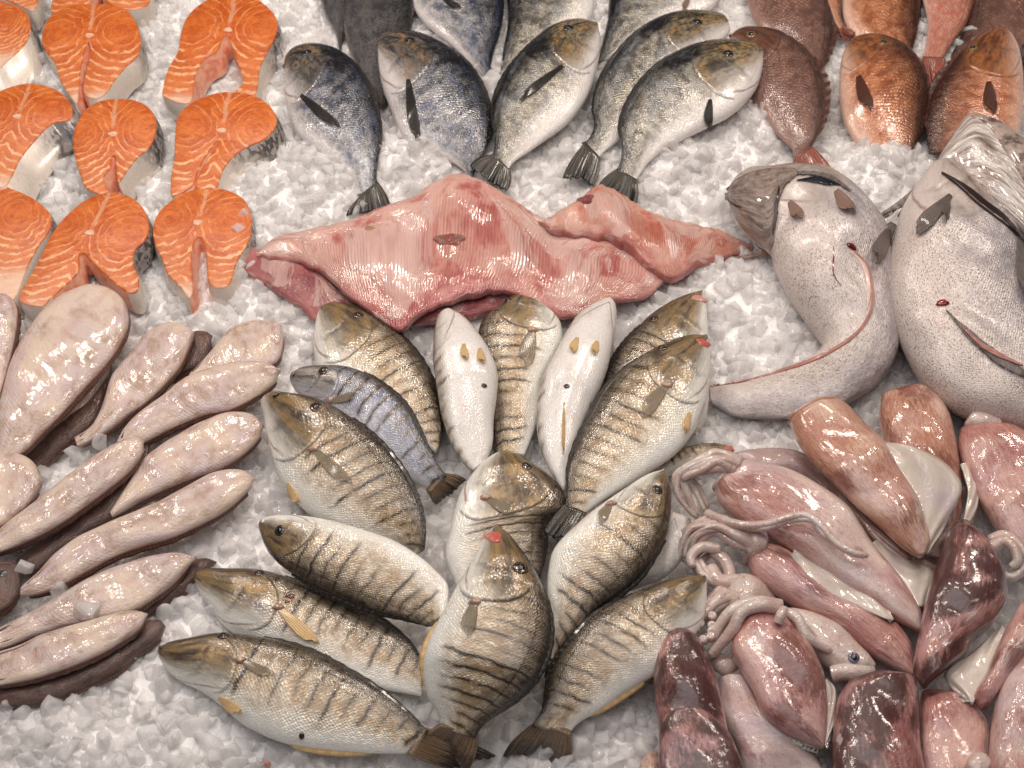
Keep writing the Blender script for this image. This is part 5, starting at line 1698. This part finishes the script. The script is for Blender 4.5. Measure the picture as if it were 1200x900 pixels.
def arm_bundle(crop, pts, k, spread, r0, r1, zj=6):
    """k arms side by side along one path of a crop (x, y, z mm)."""
    out = []
    P = np.array(pts, float)
    T = np.gradient(P[:, :2], axis=0)
    T /= np.maximum(np.linalg.norm(T, axis=1, keepdims=True), 1e-6)
    nrm = np.stack([-T[:, 1], T[:, 0]], -1)
    for i in range(k):
        e = (i / max(1, k - 1) - .5) * 2
        ww = np.linspace(.55, 1.0, len(P))[:, None]
        Q = P.copy()
        Q[:, :2] += nrm * e * spread * ww + RNG.normal(size=(len(P), 2)) * spread * .22
        Q[:, 2] += RNG.uniform(-zj, zj) * .6 - abs(e) * 5
        L = 1 - RNG.uniform(0, .12)
        Q = Q[:max(3, int(round(len(P) * L)))]
        out.append((p3(crop, *Q), [r0 * RNG.uniform(.85, 1.15), (r0 + r1) / 2, r1]))
    return out


squid('grey pink squid mantle lying behind the long speckled squid', cp('L', (232, 268), (320, 250), (430, 258), (500, 290), (560, 340), (600, 410)),
      cp('L', (240, 320), (330, 330), (420, 345), (500, 380), (560, 430), (598, 440)), [26, 28, 24], 32, 'squid_grey', rim=False)
squid('upright rusty squid with white tentacle stumps at its top, by the big hooked fish', cp('L', (880, 52), (932, 110), (960, 180), (980, 280), (992, 380), (990, 470), (960, 535)),
      cp('L', (722, 72), (716, 150), (735, 220), (800, 330), (860, 420), (905, 490), (945, 535)), [34, 40, 34], 46, 'squid_brown',
      heads=[(cp('L', (830, 45), (870, 25), (915, 35), (938, 75)), cp('L', (830, 50), (860, 70), (900, 90), (935, 105)), 30, 26)],
      fins=[(cp('L', (990, 295), (1012, 380), (1000, 470), (985, 530)), cp('L', (1010, 290), (1042, 340), (1045, 440), (1010, 540)), 52, 44)], rim=False)
squid('wide rosy squid mantle at the picture edge below the gaping fish', cp('L', (1180, 186), (1260, 240), (1300, 330), (1310, 440), (1290, 560), (1250, 640)),
      cp('L', (985, 182), (978, 230), (1000, 310), (1055, 420), (1108, 508), (1150, 560), (1225, 630)), [40, 44, 40], 44, 'squid_red', rim=False,
      heads=[(cp('L', (1000, 160), (1030, 125), (1075, 125), (1120, 160)), cp('L', (1005, 172), (1040, 185), (1090, 190), (1135, 200)), 44, 26)],
      arms=arm_bundle('L', [(1090, 560, 52), (1130, 545, 58), (1175, 570, 60), (1195, 620, 56), (1160, 660, 50), (1110, 640, 46)], 2, 16, .0058, .004))
squid('tan squid with a broad cream fin, topmost of the heap', cp('L', (578, 86), (620, 118), (680, 178), (725, 222), (765, 290), (812, 370), (852, 440), (874, 510), (884, 560), (866, 602)),
      cp('L', (414, 150), (440, 212), (492, 282), (562, 352), (642, 432), (722, 502), (792, 572), (842, 604)), [66, 74, 66], 40, 'squid_brown', pw=.8,
      fins=[(cp('L', (715, 225), (760, 285), (815, 375), (855, 450), (868, 590)), cp('L', (722, 220), (835, 240), (945, 300), (992, 385), (882, 596)), [82, 82, 76, 72, 66], [80, 72, 66, 64, 62])])
squid('long speckled pink squid with arms curled back over its end', cp('L', (268, 292), (340, 300), (432, 330), (520, 380), (602, 440), (652, 510), (702, 580), (762, 650), (812, 720), (856, 790), (858, 845)),
      cp('L', (162, 375), (188, 432), (262, 492), (362, 545), (452, 600), (562, 680), (682, 760), (782, 822), (850, 856)), [46, 54, 48, 46], 40, 'squid',
      fins=[(cp('L', (690, 560), (720, 600), (790, 680), (850, 770)), cp('L', (715, 545), (800, 600), (905, 665), (880, 775)), 52, 40)],
      arms=arm_bundle('L', [(235, 300, 60), (170, 285, 66), (100, 305, 64), (60, 345, 54), (75, 400, 44), (118, 465, 34)], 8, 32, .0050, .0022)
      + [(p3('L', (140, 462, 52), (200, 488, 64), (270, 502, 72), (340, 498, 76), (410, 475, 80), (470, 470, 82), (520, 505, 82), (570, 560, 80), (630, 595, 78), (680, 605, 74)), [.0046, .0042, .0040, .0042, .0030]),
         (p3('L', (240, 505, 66), (330, 512, 74), (420, 485, 78), (490, 486, 82), (530, 535, 80), (600, 580, 78)), [.0034, .0030, .0026])])
squid('reddish squid with a strip of white fin along it and coiled arms at its head', cp('L', (292, 585), (350, 568), (430, 605), (472, 672), (560, 738), (682, 790), (765, 835)) + cp('M', (800, 240), (850, 310), (862, 400)),
      cp('L', (272, 622), (300, 682), (392, 742)) + cp('M', (450, 162), (520, 205), (600, 245), (700, 322), (780, 372), (850, 406)), [40, 44, 40, 36], 34, 'squid_red',
      fins=[(cp('L', (420, 610), (472, 680), (560, 742), (682, 792), (758, 822)), cp('L', (436, 568), (480, 594), (602, 668), (722, 748), (764, 812)), 54, 50)],
      arms=arm_bundle('L', [(300, 572, 56), (240, 530, 62), (170, 510, 60), (100, 520, 54), (60, 570, 44), (50, 620, 36)], 8, 32, .0048, .0020)
      + [(p3('L', (180, 580, 46), (120, 575, 48), (85, 605, 46), (90, 645, 44)), [.0055, .0050, .004]),
         (p3('L', (160, 590, 40), (200, 620, 42), (215, 670, 40), (190, 720, 36), (230, 760, 34)), [.0060, .0056, .004]),
         (p3('L', (150, 650, 34), (180, 690, 38), (250, 690, 40), (300, 720, 38)), [.0080, .0075, .005])],
      heads=[(cp('L', (262, 520), (300, 500), (335, 530), (345, 570)), cp('L', (262, 560), (275, 600), (300, 612), (335, 600)), 50, 34)])
squid('dark wine red squid lying steeply with a torn pale patch', cp('M', (1030, -70), (1060, -30), (1105, 25), (1140, 95), (1146, 170), (1105, 240), (1040, 295), (1025, 330)),
      cp('M', (985, -70), (955, -30), (930, 40), (902, 130), (880, 230), (860, 330), (856, 385), (885, 440)), [60, 66, 58], 50, 'squid_dark', rim=False, pw=.85,
      prof=([0, .1, .5, .9, 1], [.5, .85, 1, .85, .6]))
squid('rosy squid at the picture edge with a folded cream fin', cp('M', (1235, 160), (1260, 250), (1220, 320), (1150, 420), (1090, 500)), cp('M', (1195, 165), (1152, 240), (1112, 322), (1082, 400), (1042, 470), (1060, 502)),
      [64, 66, 58], 36, 'squid_red', rim=False, prof=([0, .1, .5, .9, 1], [.5, .85, 1, .7, .4]),
      fins=[(cp('M', (1140, 262), (1112, 330), (1082, 410), (1040, 490)), cp('M', (1130, 245), (1040, 330), (950, 402), (1020, 482)), 62, 54)])
squid('cream squid mantle spotted with brown, under the steep maroon one beside the pale bream', cp('M', (330, 420), (400, 530), (480, 598), (545, 650), (580, 730)), cp('M', (245, 425), (246, 520), (300, 610), (335, 730)),
      [30, 32, 28], 36, 'squid_pale', arms=[(p3('M', (235, 355, 30), (265, 372, 34), (300, 362, 34)), [.008, .009, .007])], rim=False)
squid('leaf shaped mauve squid with a side fin and a translucent eyed head behind it', cp('M', (440, 192), (490, 258), (542, 330), (572, 400), (584, 480), (584, 560), (577, 628)),
      cp('M', (312, 242), (284, 320), (318, 390), (354, 450), (392, 530), (442, 572), (502, 602), (570, 632)), [52, 56, 48], 38, 'squid_red',
      fins=[(cp('M', (578, 425), (586, 500), (584, 570), (577, 625)), cp('M', (585, 412), (612, 450), (612, 540), (584, 630)), 50, 44),
            (cp('M', (400, 535), (450, 580), (510, 610), (560, 632)), cp('M', (398, 548), (450, 596), (512, 624), (560, 640)), 44, 38)],
      heads=[(cp('M', (440, 195), (540, 212), (620, 250), (690, 320), (735, 370)), cp('M', (455, 235), (520, 300), (570, 360), (640, 400), (728, 395)), 40, 30)],
      eyes=[q('M', 668, 348)],
      arms=[(p3('M', (430, 192, 66), (380, 185, 72), (320, 205, 70), (290, 260, 62), (250, 310, 52), (218, 345, 42)), [.0065, .0060, .0055, .004]),
            (p3('M', (440, 190, 62), (370, 178, 66), (300, 195, 62), (255, 240, 54), (225, 300, 44)), [.0070, .0065, .0055, .004]),
            (p3('M', (450, 205, 60), (490, 225, 64), (520, 280, 60), (560, 310, 54), (600, 330, 50)), [.0050, .0050, .0034]),
            (p3('M', (600, 400, 40), (640, 392, 44), (690, 395, 44), (725, 385, 40)), [.0075, .0080, .0060]),
            (p3('M', (430, 240, 72), (440, 215, 76), (452, 196, 74)), [.0045, .0045, .004])])
squid('stubby maroon and cream squid with a pale oval patch, at the front of the heap', cp('M', (800, 402), (858, 418), (870, 470), (872, 540), (878, 640), (885, 740)),
      cp('M', (650, 425), (620, 470), (606, 540), (600, 620), (610, 740)), [46, 48, 46], 46, 'squid_dark', rim=False, prof=([0, .1, .5, 1], [.5, .9, 1, 1]))
squid('rounded rosy squid between the stubby one and the one at the picture edge', cp('M', (960, 470), (1040, 500), (1084, 560), (1088, 640), (1082, 740)), cp('M', (880, 455), (868, 520), (872, 600), (882, 740)),
      [34, 38, 36], 44, 'squid_red', rim=False, prof=([0, .1, .5, 1], [.5, .9, 1, 1]),
      heads=[(cp('M', (1008, 690), (1030, 655), (1070, 650), (1095, 680)), cp('M', (1008, 700), (1040, 730), (1070, 735), (1095, 700)), 56, 24)])
squid('speckled squid along the picture edge at the front of the heap', cp('M', (1250, 330), (1290, 440), (1300, 560), (1290, 740)), cp('M', (1165, 355), (1135, 420), (1108, 500), (1095, 600), (1092, 740)),
      [62, 62, 56], 44, 'squid', rim=False, prof=([0, .1, .5, 1], [.5, .9, 1, 1]))
squid('steep maroon squid with glossy streaks next to the pale striped bream', cp('M', (150, 272), (188, 300), (215, 355), (242, 440), (266, 540), (280, 620)), cp('M', (60, 296), (42, 370), (46, 460), (56, 560), (62, 640)),
      [50, 56, 50], 50, 'squid_dark', prof=([0, .1, .5, 1], [.6, .9, 1, .9]), rim=False)
squid('folded dark maroon squid piece over the foot of the steep maroon one', cp('M', (140, 506), (205, 522), (268, 572), (302, 640), (330, 740)), cp('M', (118, 508), (75, 540), (58, 600), (70, 740)),
      [78, 76, 68], 36, 'squid_dark', rim=False, prof=([0, .1, .5, 1], [.4, .85, 1, 1]))
squid('small rusty squid tip poking out beside the front ice', cp('M', (55, 640), (65, 680), (80, 740)), cp('M', (40, 645), (5, 675), (-10, 740)), [20, 22, 22], 24, 'squid_brown', rim=False,
      prof=([0, .1, .5, 1], [.4, .85, 1, 1]))
# loose arms heaped between the mantles
heap = thing('squid_remains', 'pale heap of knobbly squid arms beside the head of the pale bream', 'squid', at(*q('M', 150, 250), .02), SQG)
h = Body(cp('L', (200, 690), (260, 670), (330, 700), (380, 760)), cp('L', (190, 760), (230, 800), (300, 800), (375, 790)), [34, 38, 30], 34, nu=50, nt=30, ease=False)
mesh_object('head', h.Vt, h.F, M['arm'], heap, h.UV)
for pts, rad in arm_bundle('M', [(270, 150, 40), (220, 190, 46), (170, 235, 46), (120, 265, 40), (100, 280, 30)], 7, 26, .0056, .003) + \
        arm_bundle('M', [(290, 120, 36), (240, 110, 38), (195, 80, 40), (180, 40, 38), (210, 10, 34)], 4, 18, .0046, .003):
    tube('arm', pts, rad, M['arm'], heap, 12)
RNG2 = np.random.default_rng(5)
for _ in range(14):
    x, y = RNG2.uniform(110, 250), RNG2.uniform(215, 300)
    p = at(*q('M', x, y), .052)
    lathe_on('sucker', p - np.array([0, 0, .004]), [RNG2.normal() * .4, RNG2.normal() * .4, 1], [(.0042, 0), (.0040, .005), (.0028, .0066), (.0012, .0056)], M['arm'], heap, 12)
heap2 = thing('squid_remains', 'purplish wet squid arms in the gap under the topmost tan squid', 'squid', at(*q('L', 700, 520), .03), SQG)
for pts, rad in arm_bundle('L', [(600, 400, 36), (660, 480, 44), (740, 560, 46), (820, 620, 44), (905, 670, 38)], 3, 12, .0050, .004) + \
        arm_bundle('L', [(880, 600, 40), (900, 560, 46), (950, 540, 44), (985, 560, 40)], 3, 16, .0070, .005):
    tube('arm', pts, rad, M['arm_brown'], heap2, 12)

# ------------------------------------------------------------------ single cubes of ice lying on the fish
CH = chunk_protos(8, 3)
for k, (lab, body, (x, y), rr) in enumerate((
        ('clear ice nugget lying on the tail end of the long cream sole', b_s9, q('F', 200, 268), .0105),
        ('small ice nugget beside the dark sole head at the picture edge', b_s9, q('F', 92, 200), .0075),
        ('flat ice chip frozen onto the pink white sole above the shortest sole', b_s10, q('F', 310, 355), .0115),
        ('ice nugget stuck to the grey tail of the smooth lilac sole', b_s3, q('E', 350, 596), .0085))):
    p, n = body.hit(x, y)
    v, f = CH[k]
    R = rotations(1)[0]
    W = (v @ R.T) * rr
    W[:, 2] *= .7
    mesh_object('ice_nugget', W, f, M['ice'])
    o = bpy.context.scene.collection.objects[-1]
    o.location = p + n * rr * .35
    o['label'] = lab
    o['category'] = 'ice'
    o['group'] = 'ice nuggets lying on the soles'
